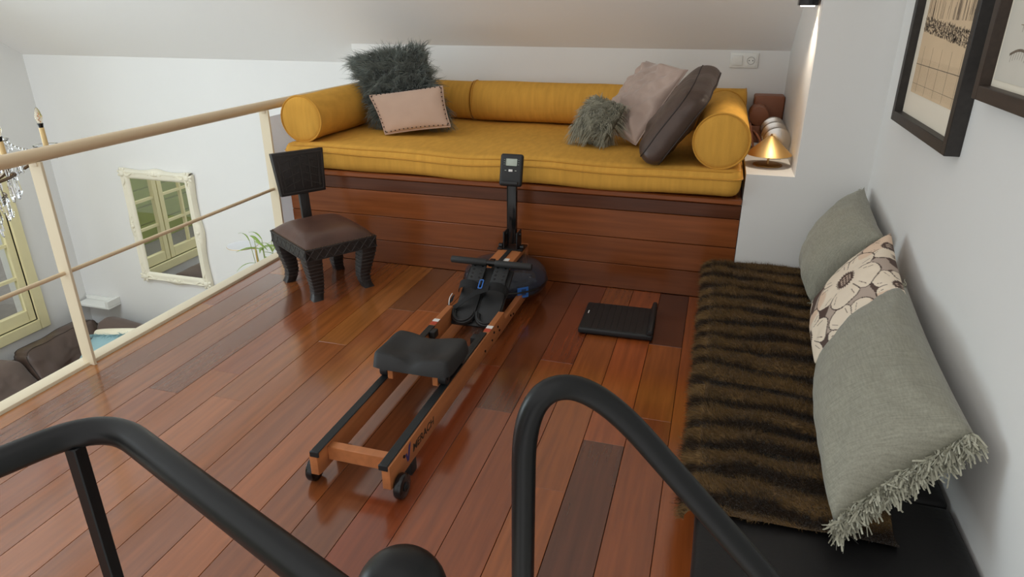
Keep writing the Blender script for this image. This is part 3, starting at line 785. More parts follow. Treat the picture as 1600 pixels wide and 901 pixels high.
for i in range(n):
    for j in range(n): a = i * (n + 1) + j; Ff.append((a, a + n + 1, a + n + 2, a + 1))
seat = fin('seat', mesh_np('seat', Vv, Ff), M['chairleather'], ch, True, 180)
ns = S()
for k in range(26):
    for s in (-1, 1):
        ns.ball((-hd_ + .01 + k * (2 * hd_ - .02) / 25, s * (hw_ - .006), .270), .0042, (1, 1, .7), 6, 4)
        ns.ball((s * (hd_ - .006), -hw_ + .01 + k * (2 * hw_ - .02) / 25, .270), .0042, (1, 1, .7), 6, 4)
ns.done('nail_trim', M['nail'], seat)
S().box((.022, .050, .26), (-.226, .022, .335), (0, R(-5), 0), bev=.003).done('back_stem', M['ebony'], ch)
bkM = Matrix.Translation((-.250, .022, .415)) @ Matrix.Rotation(R(-6), 4, 'Y') @ Matrix(((0, 0, 1, 0), (1, 0, 0, 0), (0, 1, 0, 0), (0, 0, 0, 1)))
bk = S().prism([(-.118, 0), (.118, 0), (.135, .215), (-.135, .215)], .034, bkM, bev=.003).done('backrest', M['ebony'], ch)
cv = S()
def bk_bar(x0, y0, x1, y1, wd=.006):
    d = math.hypot(x1 - x0, y1 - y0); a = math.atan2(y1 - y0, x1 - x0)
    Mx = bkM @ Matrix.Translation(((x0 + x1) / 2, (y0 + y1) / 2, .034)) @ Matrix.Rotation(a, 4, 'Z')
    bb = bmesh.new(); bmesh.ops.create_cube(bb, size=1); bmesh.ops.scale(bb, vec=(d, wd, .005), verts=bb.verts); cv._add(bb, Mx)
for q in ((-.105, .014, .105, .014), (-.121, .2, .121, .2), (-.106, .014, -.121, .2), (.106, .014, .121, .2)): bk_bar(*q)
rr = random.Random(4)
for k in range(5): bk_bar(-.09 + k * .045, .03, -.10 + k * .05, .185, .005)
for k in range(4):
    bk_bar(-.10, .04 + k * .04, -.01, .07 + k * .04, .004); bk_bar(.01, .07 + k * .04, .10, .035 + k * .04, .004)
cv.done('carving', M['ebony2'], bk, smooth=False)

# ------------------------------------------------------------------ bench with fur throw
M['blackleather'] = mat('black_leather', rgb(15, 14, 15), 0.45, bump=.2, bscale=50, var=.1, vscale=6)
be = thing('bench', 'low black padded bench along the right wall under the fur throw', 'bench', (.35, 2.1, 0))
BY0, BY1 = 1.02 - 2.1, 3.10 - 2.1
S().bb(-.285, .295, BY0 + .01, BY1, 0.002, .115, bev=.008).done('base', M['blackleather'], be)
for k, (a, b) in enumerate(((BY0, BY0 + .52), (BY0 + .524, BY0 + 1.3), (BY0 + 1.304, BY1))):
    obm(noisy_box(-.295, .295, a, b, .117, .190, .022, .003, 6, 8, 8), 'seat_pad', M['blackleather'], be, 60)
S().tube([(-.292, BY0 + .02, .155), (-.292, BY1 - .02, .155)], .003, 6).done('piping', M['blackleather'], be)

def fur_mat(name, dark, light):
    m = mat(name, dark, .7, sheen=.2, spec=.2); nt = m.node_tree; N = nt.nodes; L = nt.links; p = N['Principled BSDF']
    tc = [n_ for n_ in N if n_.type == 'TEX_COORD'][0]
    wv = N.new('ShaderNodeTexWave'); wv.wave_type = 'BANDS'; wv.bands_direction = 'Y'; wv.inputs['Scale'].default_value = 2 * math.pi / .118 / 20 * 1.0
    wv.inputs['Distortion'].default_value = 5.5; wv.inputs['Detail'].default_value = 2; wv.inputs['Detail Scale'].default_value = .8
    nz = N.new('ShaderNodeTexNoise'); nz.inputs['Scale'].default_value = 60; nz.inputs['Detail'].default_value = 3
    mx = N.new('ShaderNodeMath'); mx.operation = 'MULTIPLY_ADD'; mx.inputs[1].default_value = .55; mx.inputs[2].default_value = -.27
    ad = N.new('ShaderNodeMath'); ad.operation = 'ADD'
    rp = N.new('ShaderNodeValToRGB'); rp.color_ramp.elements[0].position = .22; rp.color_ramp.elements[0].color = dark; rp.color_ramp.elements[1].position = .78; rp.color_ramp.elements[1].color = light
    L.new(tc.outputs['Object'], wv.inputs['Vector']); L.new(tc.outputs['Object'], nz.inputs['Vector'])
    L.new(nz.outputs['Fac'], mx.inputs[0]); L.new(mx.outputs[0], ad.inputs[0]); L.new(wv.outputs['Fac'], ad.inputs[1]); L.new(ad.outputs[0], rp.inputs[0]); L.new(rp.outputs[0], p.inputs['Base Color'])
    return m
M['fur'] = fur_mat('brown_striped_fur', rgb(50, 36, 22), rgb(124, 97, 60))
th_root = (.35, 2.2, .19)
tw = thing('fur_throw', 'brown striped fur throw spread over the low bench', 'throw', th_root)
FY0, FY1 = 1.34, 3.105
def fur_surf(s, y):
    """s: 0 at the wall, grows across the bench and over the front edge"""
    ridge = .006 * math.sin(2 * math.pi * y / .118 + 1.2 * mnoise.noise(Vector((s * 3, y * 2, 0))))
    lx = .49; top = .196; edge = .052
    n_ = mnoise.noise(Vector((s * 5, y * 5, 3))) * .006
    wdt = lx - edge
    if s < wdt: x = lx - s; z = top
    else:
        e = s - wdt; a = min(e / .04, 1) * math.pi / 2; x = edge - .022 * math.sin(a) ; z = top - .022 * (1 - math.cos(a)) - max(0, e - .04)
    return np.array((x + (0 if s < wdt else n_), y + n_, z + (ridge + n_ if s < wdt else 0)))
ns_, ny_ = 26, 110; SL = .438 + .055; Vv = []; Ff = []
for i in range(ns_ + 1):
    for j in range(ny_ + 1):
        s_ = SL * i / ns_; jit = .012 * mnoise.noise(Vector((s_ * 9, 2, 2))) if j == 0 else 0
        Vv.append(fur_surf(s_, FY0 + (FY1 - FY0) * j / ny_ + jit + (.10 * (s_ / SL) if j == 0 else 0) * 0) - np.array(th_root))
for i in range(ns_):
    for j in range(ny_): a = i * (ny_ + 1) + j; Ff.append((a, a + 1, a + ny_ + 2, a + ny_ + 1))
fin('throw_cloth', mesh_np('throw_cloth', Vv, Ff), M['fur'], tw, True, 180)
r5 = np.random.default_rng(8); NH = 90000
ss = r5.random(NH) * SL; yy = FY0 + r5.random(NH) * (FY1 - FY0)
P = np.array([fur_surf(a, b) for a, b in zip(ss, yy)])
D = np.tile(np.array([[-.45, -.55, .75]]), (NH, 1)); over = ss > .433; D[over] = np.array([-.95, -.35, .2])
D += np.array([mnoise.noise_vector(Vector((p[0] * 14, p[1] * 14, 1))) for p in P]) * .8
strands('fur_pile', P, D, .018, .0016, 3, M['fur'], tw, curl=.25, seed=8, root=th_root)

# ------------------------------------------------------------------ cushions on the bench
def linen(name, col):
    m = mat(name, col, .85, sheen=.25, spec=.15); nt = m.node_tree; N = nt.nodes; L = nt.links; p = N['Principled BSDF']
    tc = [n_ for n_ in N if n_.type == 'TEX_COORD'][0]
    w1 = N.new('ShaderNodeTexNoise'); w1.inputs['Scale'].default_value = 26; w1.inputs['Detail'].default_value = 6
    m1 = N.new('ShaderNodeMapping'); m1.inputs['Scale'].default_value = (1, 14, 1); m2 = N.new('ShaderNodeMapping'); m2.inputs['Scale'].default_value = (10, 1, 10)
    w2 = N.new('ShaderNodeTexNoise'); w2.inputs['Scale'].default_value = 26; w2.inputs['Detail'].default_value = 6
    L.new(tc.outputs['Object'], m1.inputs[0]); L.new(tc.outputs['Object'], m2.inputs[0]); L.new(m1.outputs[0], w1.inputs['Vector']); L.new(m2.outputs[0], w2.inputs['Vector'])
    ad = N.new('ShaderNodeMath'); ad.operation = 'ADD'; L.new(w1.outputs['Fac'], ad.inputs[0]); L.new(w2.outputs['Fac'], ad.inputs[1])
    rp = N.new('ShaderNodeMapRange'); rp.inputs['From Min'].default_value = .7; rp.inputs['From Max'].default_value = 1.3; rp.inputs['To Min'].default_value = .8; rp.inputs['To Max'].default_value = 1.16
    L.new(ad.outputs[0], rp.inputs['Value'])
    vm = N.new('ShaderNodeVectorMath'); vm.operation = 'SCALE'; vm.inputs[0].default_value = col[:3]; L.new(rp.outputs[0], vm.inputs['Scale']); L.new(vm.outputs[0], p.inputs['Base Color'])
    bp = N.new('ShaderNodeBump'); bp.inputs['Strength'].default_value = .35; bp.inputs['Distance'].default_value = .002; L.new(ad.outputs[0], bp.inputs['Height']); L.new(bp.outputs[0], p.inputs['Normal'])
    return m
M['linen'] = linen('sage_linen', rgb(146, 144, 130))
M['fringe'] = mat('linen_fringe', rgb(150, 148, 130), .9, col2=rgb(188, 186, 168), vscale=60, sheen=.2)

def fringe(parent, base, root, edges, n, length, width, seed, nrm, grav=.25):
    r = np.random.default_rng(seed); P = []; D = []
    ctr = base(.5, .5)
    for e, (f0, f1) in edges:
        for i in range(n):
            f = f0 + (f1 - f0) * r.random(); u, v = [(f, 0), (1, f), (1 - f, 1), (0, 1 - f)][e]
            mid = [(.5, .5), (.5, .5), (.5, .5), (.5, .5)][e]
            b = base(u, v); o_ = [base(f, .3), base(.7, f), base(1 - f, .7), base(.3, 1 - f)][e]
            d = b - o_; d /= np.linalg.norm(d); al = base(min(1, u + .02), v) - base(max(0, u - .02), v) if e in (0, 2) else base(u, min(1, v + .02)) - base(u, max(0, v - .02))
            clump = mnoise.noise(Vector((f * 55, e, seed)))
            P.append(b - d * .004 + np.array(nrm) * r.normal() * .003); D.append(d + al / (np.linalg.norm(al) + 1e-9) * clump * .7 + np.array(nrm) * r.normal() * .3)
    return strands('fringe', np.array(P), np.array(D), length, width, 4, M['fringe'], parent, grav=grav, curl=.26, seed=seed, root=root, lvar=.3, taper=.7)

def bench_cushion(label, c, thick, m, seed, n=34, pinch=.05, wr=.010, name='linen_cushion'):
    root = (np.mean([p[0] for p in c]), np.mean([p[1] for p in c]), .215)
    t = thing(name, label, 'cushion', root)
    o, base, hgt, nrm = pillow('cushion_body', c, thick, m, t, root, seed=seed, n=n, pinch=pinch, wr=wr, back=.35)
    return t, base, root, nrm
FR_ = [(0, (0, 1)), (1, (0, 1)), (2, (0, 1)), (3, (0, 1))]
t, base, root, nrm = bench_cushion('plain grey-green linen cushion in the corner against the column, farthest on the bench', [(.45, 3.06, .245), (.425, 2.60, .245), (.605, 2.52, .555), (.615, 3.03, .605)], .11, M['linen'], 1)
fringe(t, base, root, [(1, (0, 1)), (3, (0, 1))], 420, .016, .0022, 21, nrm)
t, base, root, nrm = bench_cushion('large grey-green linen cushion with frayed fringe, nearest on the bench', [(.395, 2.02, .245), (.345, 1.32, .245), (.595, 1.42, .465), (.600, 2.13, .525)], .135, M['linen'], 6)
fringe(t, base, root, [(1, (0, 1))], 1500, .034, .0052, 22, nrm, grav=.35)
fringe(t, base, root, [(3, (0, 1))], 700, .024, .0026, 23, nrm)

# floral cushion: printed cotton, colours of the print held per vertex
def floral_col(u, v):
    import math as m
    def c3(r, g, b): return rgb(r, g, b)
    nz = mnoise.noise(Vector((u * 4.5, v * 4.5, 7))) + .4 * mnoise.noise(Vector((u * 10, v * 10, 2)))
    col = c3(178, 160, 146) if nz < -.06 else c3(84, 64, 56)
    flowers = [(.50, .60, .34, .2), (.04, .52, .30, .9), (.74, .06, .32, 1.3), (1.02, .52, .30, .3), (.28, -.02, .2, 2.0), (.25, 1.0, .24, .4), (.80, 1.02, .26, 1.0)]
    for fx, fy, fr, ph in flowers[::-1]:
        fr *= .88
        dx, dy = (u - fx) * 1.0, (v - fy) * .92; r = m.hypot(dx, dy); a = m.atan2(dy, dx) + ph
        k = abs(m.cos(2.5 * a)); R_ = fr * (.70 + .30 * k ** .5) * (1 + .08 * mnoise.noise(Vector((a * 2, fx * 9, 1))))
        if r < R_:
            col = c3(232, 216, 194) if mnoise.noise(Vector((u * 3, v * 3, 9))) < .25 else c3(224, 196, 170)
            if R_ - r < .010 or (k < .06 and r > fr * .42): col = c3(74, 58, 52)
            elif abs(k - .55) < .03 and r > fr * .55 and r < R_ * .86: col = c3(120, 100, 88)
            rc = fr * (.27 + .025 * m.sin(a * 24))
            if r < rc:
                col = c3(76, 56, 48)
                g = .026
                qx, qy = (dx / g) % 1 - .5, (dy / (g * 1.0)) % 1 - .5
                if r < rc * .66 and m.hypot(qx, qy) < .34: col = c3(206, 184, 164)
    return col
fm = bpy.data.materials.new('floral_print'); fm.use_nodes = True
at = fm.node_tree.nodes.new('ShaderNodeVertexColor'); at.layer_name = 'print'
fm.node_tree.links.new(at.outputs[0], fm.node_tree.nodes['Principled BSDF'].inputs['Base Color']); fm.node_tree.nodes['Principled BSDF'].inputs['Roughness'].default_value = .75
fc = [(.425, 2.54, .25), (.385, 2.08, .25), (.585, 2.03, .52), (.60, 2.42, .60)]
NF = 150
t, base, root, nrm = bench_cushion('cream and brown flower-printed cushion between the two plain linen cushions', fc, .075, fm, 8, n=NF, wr=.006, name='floral_cushion')
o = [c_ for c_ in t.children][0]; me = o.data
ca = me.color_attributes.new('print', 'FLOAT_COLOR', 'POINT')
k = 0; cols = []
for side in (1, -1):
    for i in range(NF + 1):
        for j in range(NF + 1):
            if side == -1 and (i in (0, NF) or j in (0, NF)): continue
            cols.extend(floral_col(i / NF, j / NF))
ca.data.foreach_set('color', cols)

# ------------------------------------------------------------------ things on the alcove shelf
M['brass'] = mat('brushed_brass', rgb(214, 182, 124), 0.42, metal=1.0, bump=.05, bscale=120)
M['brass_dark'] = mat('aged_brass', rgb(168, 136, 88), 0.5, metal=1.0)
lp = thing('table_lamp', 'small brass table lamp with cone shade on the alcove shelf', 'lamp', (.250, 3.335, .612))
S().lathe([(0, 0), (.062, 0), (.065, .002), (.065, .006), (.062, .008), (0, .008)], 40).done('base', M['brass_dark'], lp)
S().cyl((0, 0, .008), (0, 0, .132), .0048, seg=12).done('stem', M['brass'], lp)
S().lathe([(.100, .052), (.101, .053), (.012, .136), (.009, .137), (.009, .1355), (.098, .053)], 48).done('shade', M['brass'], lp, ang=30)
S().lathe([(0, .146), (.004, .145), (.0045, .137), (0, .136)], 12).done('finial', M['brass_dark'], lp)
M['bulb'] = bpy.data.materials.new('warm_bulb'); M['bulb'].use_nodes = True
pb = M['bulb'].node_tree.nodes['Principled BSDF']; pb.inputs['Emission Color'].default_value = (1, .72, .42, 1); pb.inputs['Emission Strength'].default_value = 0.0
S().ball((0, 0, .098), .014, (1, 1, 1), 12, 8).done('bulb', M['bulb'], lp)

M['steel'] = mat('brushed_steel', rgb(200, 196, 190), 0.25, metal=1.0)
for k, (y, lab) in enumerate(((3.50, 'round brushed steel disc nearest behind the brass lamp'), (3.68, 'middle round brushed steel disc of the row on the alcove shelf'), (3.84, 'round steel disc farthest back on the alcove shelf, by the leather roll'))):
    d = thing('steel_disc', lab, 'disc', (.288, y, .612), group='steel discs on the alcove shelf')
    q = T((0, 0, .086), (R(90), 0, 0))
    S().lathe([(0, .016), (.02, .0165), (.050, .013), (.062, .009), (.064, .004), (.064, -.014), (.058, -.018), (0, -.018)], 40, q).done('disc_body', M['steel'], d, ang=25)
    S().lathe([(0, .022), (.008, .021), (.011, .016)], 20, q).done('centre_cap', M['brass_dark'], d)
    S().bb(-.03, .03, -.02, .02, 0, .026, bev=.003).done('stand', M['steel'], d)
M['tan'] = mat('tan_leather', rgb(142, 88, 60), 0.5, var=.1, bump=.1, bscale=60)
tag(S().box((.16, .14, .225), (0, 0, .1125), bev=.010, seg=3).done('leather_box', M['tan'], loc=(.270, 4.165, .612)), 'tan leather box in the back corner of the alcove shelf', 'box')
rl = thing('leather_roll', 'tan leather roll lying in front of the tan box on the shelf', 'roll', (.215, 3.995, .612))
S().cyl((0, -.085, .14), (0, .085, .14), .050, seg=32, bev=.006).done('roll_body', M['tan'], rl)
S().box((.08, .16, .09), (0, 0, .045), bev=.004).done('cradle', M['tan'], rl)
fp = thing('leather_pouch', 'folded tan leather flaps leaning beside the bolster on the shelf', 'pouch', (.185, 3.74, .612))
S().box((.010, .12, .125), (-.002, 0, .064), (0, R(-14), 0), bev=.003).done('flap', M['tan'], fp)
S().box((.010, .11, .095), (.035, -.02, .050), (0, R(-34), R(8)), bev=.003).done('flap', M['tan'], fp)

# wall switch and socket
sw = thing('wall_socket', 'white double wall plate with light switch and power socket', 'socket', (.112, YK, 1.012))
S().box((.152, .010, .081), (0, -.005, 0), bev=.003).done('plate', M['offwhite'], sw)
S().box((.056, .006, .056), (-.037, -.012, 0), bev=.002).done('rocker_switch', M['offwhite'], sw)
so = S().box((.058, .003, .058), (.037, -.0115, 0), bev=.001, seg=1).done('socket_insert', M['offwhite'], sw)
M['socket_shadow'] = mat('socket_shade_grey', rgb(150, 148, 145), .5)  # shade around the white socket's recess, put into the ring's grey colour
S().lathe([(.021, 0), (.021, .003), (.019, .003), (.019, 0)], 28, T((.037, -.0125, 0), (R(90), 0, 0))).done('socket_ring', M['socket_shadow'], so)
for x in (-.0095, .0095): S().cyl((.037 + x, -.0125, 0), (.037 + x, -.0138, 0), .0028, seg=10).done('pin_hole', M['gloss'], so)
# wall light high on the alcove side
wlx = thing('wall_light', 'small dark box wall light high on the alcove side wall', 'wall light', (.353, 3.24, 1.30))
S().box((.075, .075, .15), (-.045, 0, .075), bev=.003).done('housing', M['gloss'], wlx)
S().box((.012, .05, .10), (-.006, 0, .075), bev=.002).done('wall_plate', M['gloss'], wlx)
M['warm_lens'] = bpy.data.materials.new('warm_lens'); M['warm_lens'].use_nodes = True
pb = M['warm_lens'].node_tree.nodes['Principled BSDF']; pb.inputs['Emission Color'].default_value = (1, .84, .64, 1); pb.inputs['Emission Strength'].default_value = 8
S().cyl((-.045, 0, -.004), (-.045, 0, .001), .028, seg=20).done('lens', M['warm_lens'], wlx)
pl = bpy.data.lights.new('wall_light_beam', 'SPOT'); pl.energy = 9; pl.color = (1, .84, .64); pl.shadow_soft_size = .03; pl.spot_size = R(110); pl.spot_blend = .8
po_ = bpy.data.objects.new('wall_light_beam', pl); COL.objects.link(po_); po_.location = (.308, 3.24, 1.29)

# ------------------------------------------------------------------ framed pictures on the right wall
M['frame'] = mat('black_stained_oak', rgb(42, 38, 35), 0.5, var=.25, vscale=8, stretch=(8, 1, 8), bump=.2, bscale=60, bstretch=(1, .2, 1))
M['frame_brown'] = mat('dark_brown_oak', rgb(56, 45, 38), 0.5, var=.25, vscale=8, stretch=(8, 1, 8))
M['mount'] = mat('cream_mount_board', rgb(232, 222, 204), .8)
M['paper'] = mat('aged_print_paper', rgb(216, 190, 156), .85, var=.06, vscale=5)
M['paper_grey'] = mat('grey_print_paper', rgb(206, 200, 188), .85, var=.04, vscale=5)
M['ink'] = mat('printing_ink', rgb(118, 104, 90), .9, var=.3, vscale=60)
M['ink_light'] = mat('pale_printing_ink', rgb(150, 132, 112), .9, var=.2, vscale=40)
def picture(label, y0, y1, z0, z1, fmat, margin, paper, draw):
    X = XR
    t = thing('framed_print', label, 'picture', (X, (y0 + y1) / 2, z0))
    yc = (y0 + y1) / 2; fw = .034; dp = .040
    h = z1 - z0; wd = y1 - y0
    for a, b, c, d in ((-wd / 2, -wd / 2 + fw, 0, h), (wd / 2 - fw, wd / 2, 0, h), (-wd / 2 + fw, wd / 2 - fw, 0, fw), (-wd / 2 + fw, wd / 2 - fw, h - fw, h)):
        S().bb(-dp, 0, a, b, c, d, bev=.0015, seg=1).done('frame_bar', fmat, t)
    S().bb(-.014, -.002, -wd / 2 + fw, wd / 2 - fw, fw, h - fw).done('mount_board', M['mount'], t, smooth=False)
    iy0, iy1, iz0, iz1 = -wd / 2 + fw + margin, wd / 2 - fw - margin, fw + margin * 1.35, h - fw - margin
    pr = S().bb(-.0155, -.0142, iy0, iy1, iz0, iz1).done('print', paper, t, smooth=False)
    draw(pr, -.0157, iy0, iy1, iz0, iz1)
    return t
def lines(pr, x, segs, name, m):
    V = []; F = []
    for (ya, za, yb, zb, w_) in segs:
        dx, dz = yb - ya, zb - za; l = math.hypot(dx, dz) or 1; nx, nz_ = -dz / l * w_ / 2, dx / l * w_ / 2; i = len(V)
        V += [(x, ya - nx, za - nz_), (x, yb - nx, zb - nz_), (x, yb + nx, zb + nz_), (x, ya + nx, za + nz_)]; F.append((i, i + 1, i + 2, i + 3))
    o = fin(name, mesh_np(name, V, F), m, pr, False); o['kind'] = 'stuff'; return o
def draw_park(pr, x, y0, y1, z0, z1):
    rr = random.Random(3); sg = []; hb = z0 + .115
    for k in range(46): y = y0 + (y1 - y0) * k / 45; sg.append((y, z0 + .01, y, z0 + .112, .0006))
    for k in range(5): y = y0 + (y1 - y0) * (k + .4) / 5; sg.append((y, z0 + .004, y, z0 + .15, .0018))
    sg.append((y0, z0 + .092, y1, z0 + .092, .0022)); sg.append((y0, z0 + .03, y1, z0 + .03, .001))
    lines(pr, x, sg, 'fence_drawing', M['ink'])
    sg = []
    for k in range(900):
        y = rr.uniform(y0, y1); z = z0 + .185 + .03 * (y - y0) / (y1 - y0) + rr.uniform(-.022, .022); l = rr.uniform(.006, .016); sg.append((y, z, min(y1, y + l * .5), z + l * .8 * rr.random(), .003))
    lines(pr, x - .0001, sg, 'hedge_drawing', M['ink'])
    sg = []
    for k in range(60): y = rr.uniform(y0, y1); h = rr.uniform(.03, .09); sg.append((y, z0 + .235, y, z0 + .235 + h, rr.uniform(.0012, .004)))
    for k in range(9):
        y, z = rr.uniform(y0, y1), z0 + .25; a = 90 + rr.uniform(-15, 15)
        for j in range(10):
            l = rr.uniform(.02, .05); yb, zb = y + l * math.cos(R(a)), z + l * math.sin(R(a))
            if not (y0 < yb < y1 and zb < z1): break
            sg.append((y, z, yb, zb, .0035 - j * .00025)); y, z = yb, zb; a += rr.uniform(-30, 30)
    lines(pr, x, sg, 'tree_drawing', M['ink_light'])
def draw_bridge(pr, x, y0, y1, z0, z1):
    rr = random.Random(6); sg = []
    for (zb, amp) in ((z0 + .05, .025), (z0 + .25, .02)):
        py, pz = None, None
        for k in range(40):
            y = y1 - .06 - (y1 - y0 - .06) * k / 39; z = zb + amp * math.sin(k * .35) * .5 + .01
            if py: sg.append((py, pz, y, z, .006)); sg.append((y, z, y + .004, z - .02, .0015)); 
            py, pz = y, z
    lines(pr, x, sg, 'bridge_drawing', M['ink'])
    sg = []
    for k in range(50): y = rr.uniform(y0, y1 - .05); z = z0 + rr.uniform(.1, .4); sg.append((y, z, y - rr.uniform(.01, .08), z + rr.uniform(-.005, .005), .0018))
    for k in range(16): y = rr.uniform(y0, y1 - .05); sg.append((y, z0 + .11, y, z0 + .11 + rr.uniform(.05, .16), .002))
    lines(pr, x, sg, 'wash_drawing', M['ink_light'])
picture('black framed print of a park fence and hedge, nearer the corner', 2.11, 2.80, .918, 1.70, M['frame'], .055, M['paper'], draw_park)
picture('dark brown framed pale sketch at the right edge, beside the fence print', 1.33, 2.012, 1.085, 1.87, M['frame_brown'], .012, M['paper_grey'], draw_bridge)

# ------------------------------------------------------------------ stair rails in the foreground
sr = thing('stair_handrail', 'black tubular handrail with a rounded corner at the lower left', 'handrail', (-.91, .64, 0))
o0 = Vector((-.91, .64, 0))
pts = smoothpath([Vector(p) - o0 for p in ((-1.08, .28, .680), (-.898, .703, .680), (-.25, .453, .680), (-.05, .376, .678))], .10, 12)
S().tube(pts, .0222, 20).done('rail_tube', M['black_rail'], sr)
S().box((.022, .022, .665), (0.003, .005, .3325), bev=.002, seg=1).done('baluster', M['black_rail'], sr)
wd_ = pts[len(pts) // 2]
S().tube([pts[-2].lerp(pts[-1], 0) + (pts[-1] - pts[-2]).normalized() * -.0015, pts[-2] + (pts[-1] - pts[-2]).normalized() * .0015], .0226, 20).done('weld_seam', M['black_rail'], sr)
lr = thing('stair_loop_rail', 'black tubular rail loop rising in front of the bench, bent over to the right', 'handrail', (-.249, .93, 0))
o0 = Vector((-.249, .93, 0))
pts = smoothpath([Vector(p) - o0 for p in ((-.257, .934, -.20), (-.257, .934, .704), (-.150, .99, .712), (.16, .960, .406), (.60, .93, -.05))], .14, 12)
S().tube(pts, .0215, 22).done('rail_tube', M['black_rail'], lr)
nw = thing('newel_post', 'black newel post with a round ball top at the bottom edge', 'post', (-.333, .602, -.2))
S().ball((0, 0, .777), .062, seg=32, ring=20).done('ball_finial', M['black_rail'], nw)
S().cyl((0, 0, 0), (0, 0, .73), .024, seg=20).lathe([(.024, .69), (.036, .705), (.036, .715), (.026, .725)], 24).done('post_tube', M['black_rail'], nw)

# ------------------------------------------------------------------ lower room: mirror
M['mframe'] = mat('cream_carved_frame', rgb(232, 226, 206), .5, var=.03, bump=.1, bscale=60)
M['mirror'] = mat('mirror_glass', rgb(235, 238, 236), .0, metal=1.0)
mr = thing('wall_mirror', 'ornate cream framed mirror on the far wall of the lower room', 'mirror', (-4.395, YM, -.95))
mw, mh = .355, .985
S().bb(-mw + .05, mw - .05, -.024, -.018, .05, mh - .05).done('mirror_glass', M['mirror'], mr, smooth=False)
def frame_side(a, b):
    """swept moulding with a wavy outer edge between two corners"""
    a = Vector(a); b = Vector(b); L = (b - a).length; d = (b - a) / L
    inn = (Vector((0, 0, mh / 2)) - (a + b) / 2); inn -= d * inn.dot(d); inn.normalize()
    s = S(); bm = s.bm; rows = []; n = 40
    for i in range(n + 1):
        t_ = i / n; wob = .012 * (abs(math.cos(t_ * math.pi * 2)) ** 2) * 1.0 + .010 * math.exp(-((t_ - .5) / .09) ** 2)
        o_ = a + d * L * t_; inset = .074 * min(t_ * L / .074, 1, (1 - t_) * L / .074)
        prof = [(-wob, -.004), (-wob, -.03), (.012, -.05), (.034, -.040), (.052, -.046), (.066, -.034), (.074, -.022), (.074, -.004)]
        row = []
        for u, y in prof:
            uu = u
            p = o_ + inn * uu
            # mitre: keep inner points inside the corner diagonals
            tt = (p - a).dot(d); tt = min(max(tt, max(uu, 0)), L - max(uu, 0)); p = a + d * tt + inn * uu
            row.append(bm.verts.new((p.x, y, p.z)))
        rows.append(row)
    for A, B in zip(rows, rows[1:]):
        for k in range(len(A) - 1):
            bm.faces.new((A[k], B[k], B[k + 1], A[k + 1]))
        bm.faces.new((A[-1], B[-1], B[0], A[0]))
    bmesh.ops.remove_doubles(bm, verts=bm.verts, dist=1e-5); bmesh.ops.recalc_face_normals(bm, faces=bm.faces)
    return s.done('frame_moulding', M['mframe'], mr, ang=60)
cs = [(-mw, 0, 0), (mw, 0, 0), (mw, 0, mh), (-mw, 0, mh)]
for i in range(4): frame_side(cs[i], cs[(i + 1) % 4])
for cx, cz in ((-mw, 0), (mw, 0), (mw, mh), (-mw, mh)):
    sx, sz = (1 if cx < 0 else -1), (1 if cz == 0 else -1); s = S(); c0 = Vector((cx + sx * .03, -.045, cz + sz * .03))
    s.ball(c0, .026, (1, .6, 1), 14, 8)
    for k in range(8):
        a = R(45 * k + 20); s.ball(c0 + Vector((.034 * math.cos(a), .004, .034 * math.sin(a))), .015, (1.3, .6, .8), 10, 6, rot=(0, -a, 0))
    s.tube([c0 + Vector((sx * (.03 + .10 * k / 10), .0, sz * .012 * math.sin(k * .6))) for k in range(11)], [.010 * (1 - .06 * k) for k in range(11)], 8)
    s.tube([c0 + Vector((sx * .012 * math.sin(k * .6), .0, sz * (.03 + .10 * k / 10))) for k in range(11)], [.010 * (1 - .06 * k) for k in range(11)], 8)
    s.done('corner_ornament', M['mframe'], mr)
for cx, cz, hz in ((0, .018, 1), (0, mh - .018, 1), (-mw + .018, mh / 2, 0), (mw - .018, mh / 2, 0)):
    s = S(); c0 = Vector((cx, -.045, cz)); s.ball(c0, .018, (1, .6, 1), 12, 8)
    for k in range(-4, 5):
        if k == 0: continue
        off = k * .021; v = Vector((off, .002, .006 * (-1) ** k)) if hz else Vector((.006 * (-1) ** k, .002, off))
        s.ball(c0 + v, .013 - .0012 * abs(k), (1.2, .6, .9) if hz else (.9, .6, 1.2), 10, 6)
    s.done('centre_ornament', M['mframe'], mr)

# ------------------------------------------------------------------ lower room: corner sofa and cushions
M['suede'] = mat('brown_suede', rgb(104, 88, 80), .75, var=.12, vscale=4, bump=.1, bscale=30, sheen=.2)
so_ = thing('corner_sofa', 'dark brown leather corner sofa in the lower room under the window', 'sofa', (-5.0, 3.6, ZL))
o0 = np.array((-5.0, 3.6, ZL))
S().bb(-.48, .40, -1.6, .80, .06, .36, bev=.03).done('base', M['leather_worn'], so_)
S().bb(.41, 1.3, -.05, .80, .06, .36, bev=.03).done('base', M['leather_worn'], so_)
S().bb(-.49, -.36, -1.6, .80, .36, .80, bev=.04).done('back_frame', M['leather_worn'], so_)
S().bb(-.35, 1.3, .70, .80, .36, .78, bev=.04).done('back_frame', M['suede'], so_)
for a, b in ((-1.6, -.85), (-.845, -.10), (-.095, .66)):
    obm(noisy_box(-.35, .40, a, b, .36, .54, .05, .01, 5, 8, 8), 'seat_cushion', M['leather_worn'], so_)
obm(noisy_box(.41, 1.3, -.04, .66, .36, .54, .05, .01, 5, 8, 8), 'seat_cushion', M['suede'], so_)
box_cushion('back_cushion', [(-4.98, 3.52, -1.72), (-4.98, 4.20, -1.72), (-5.22, 4.22, -1.30), (-5.22, 3.52, -1.33)], (-.15, 0, -.02), M['leather_worn'], so_, o0, bulge=.06, wr=.035, seed=2, seam=M['leather_seam'])
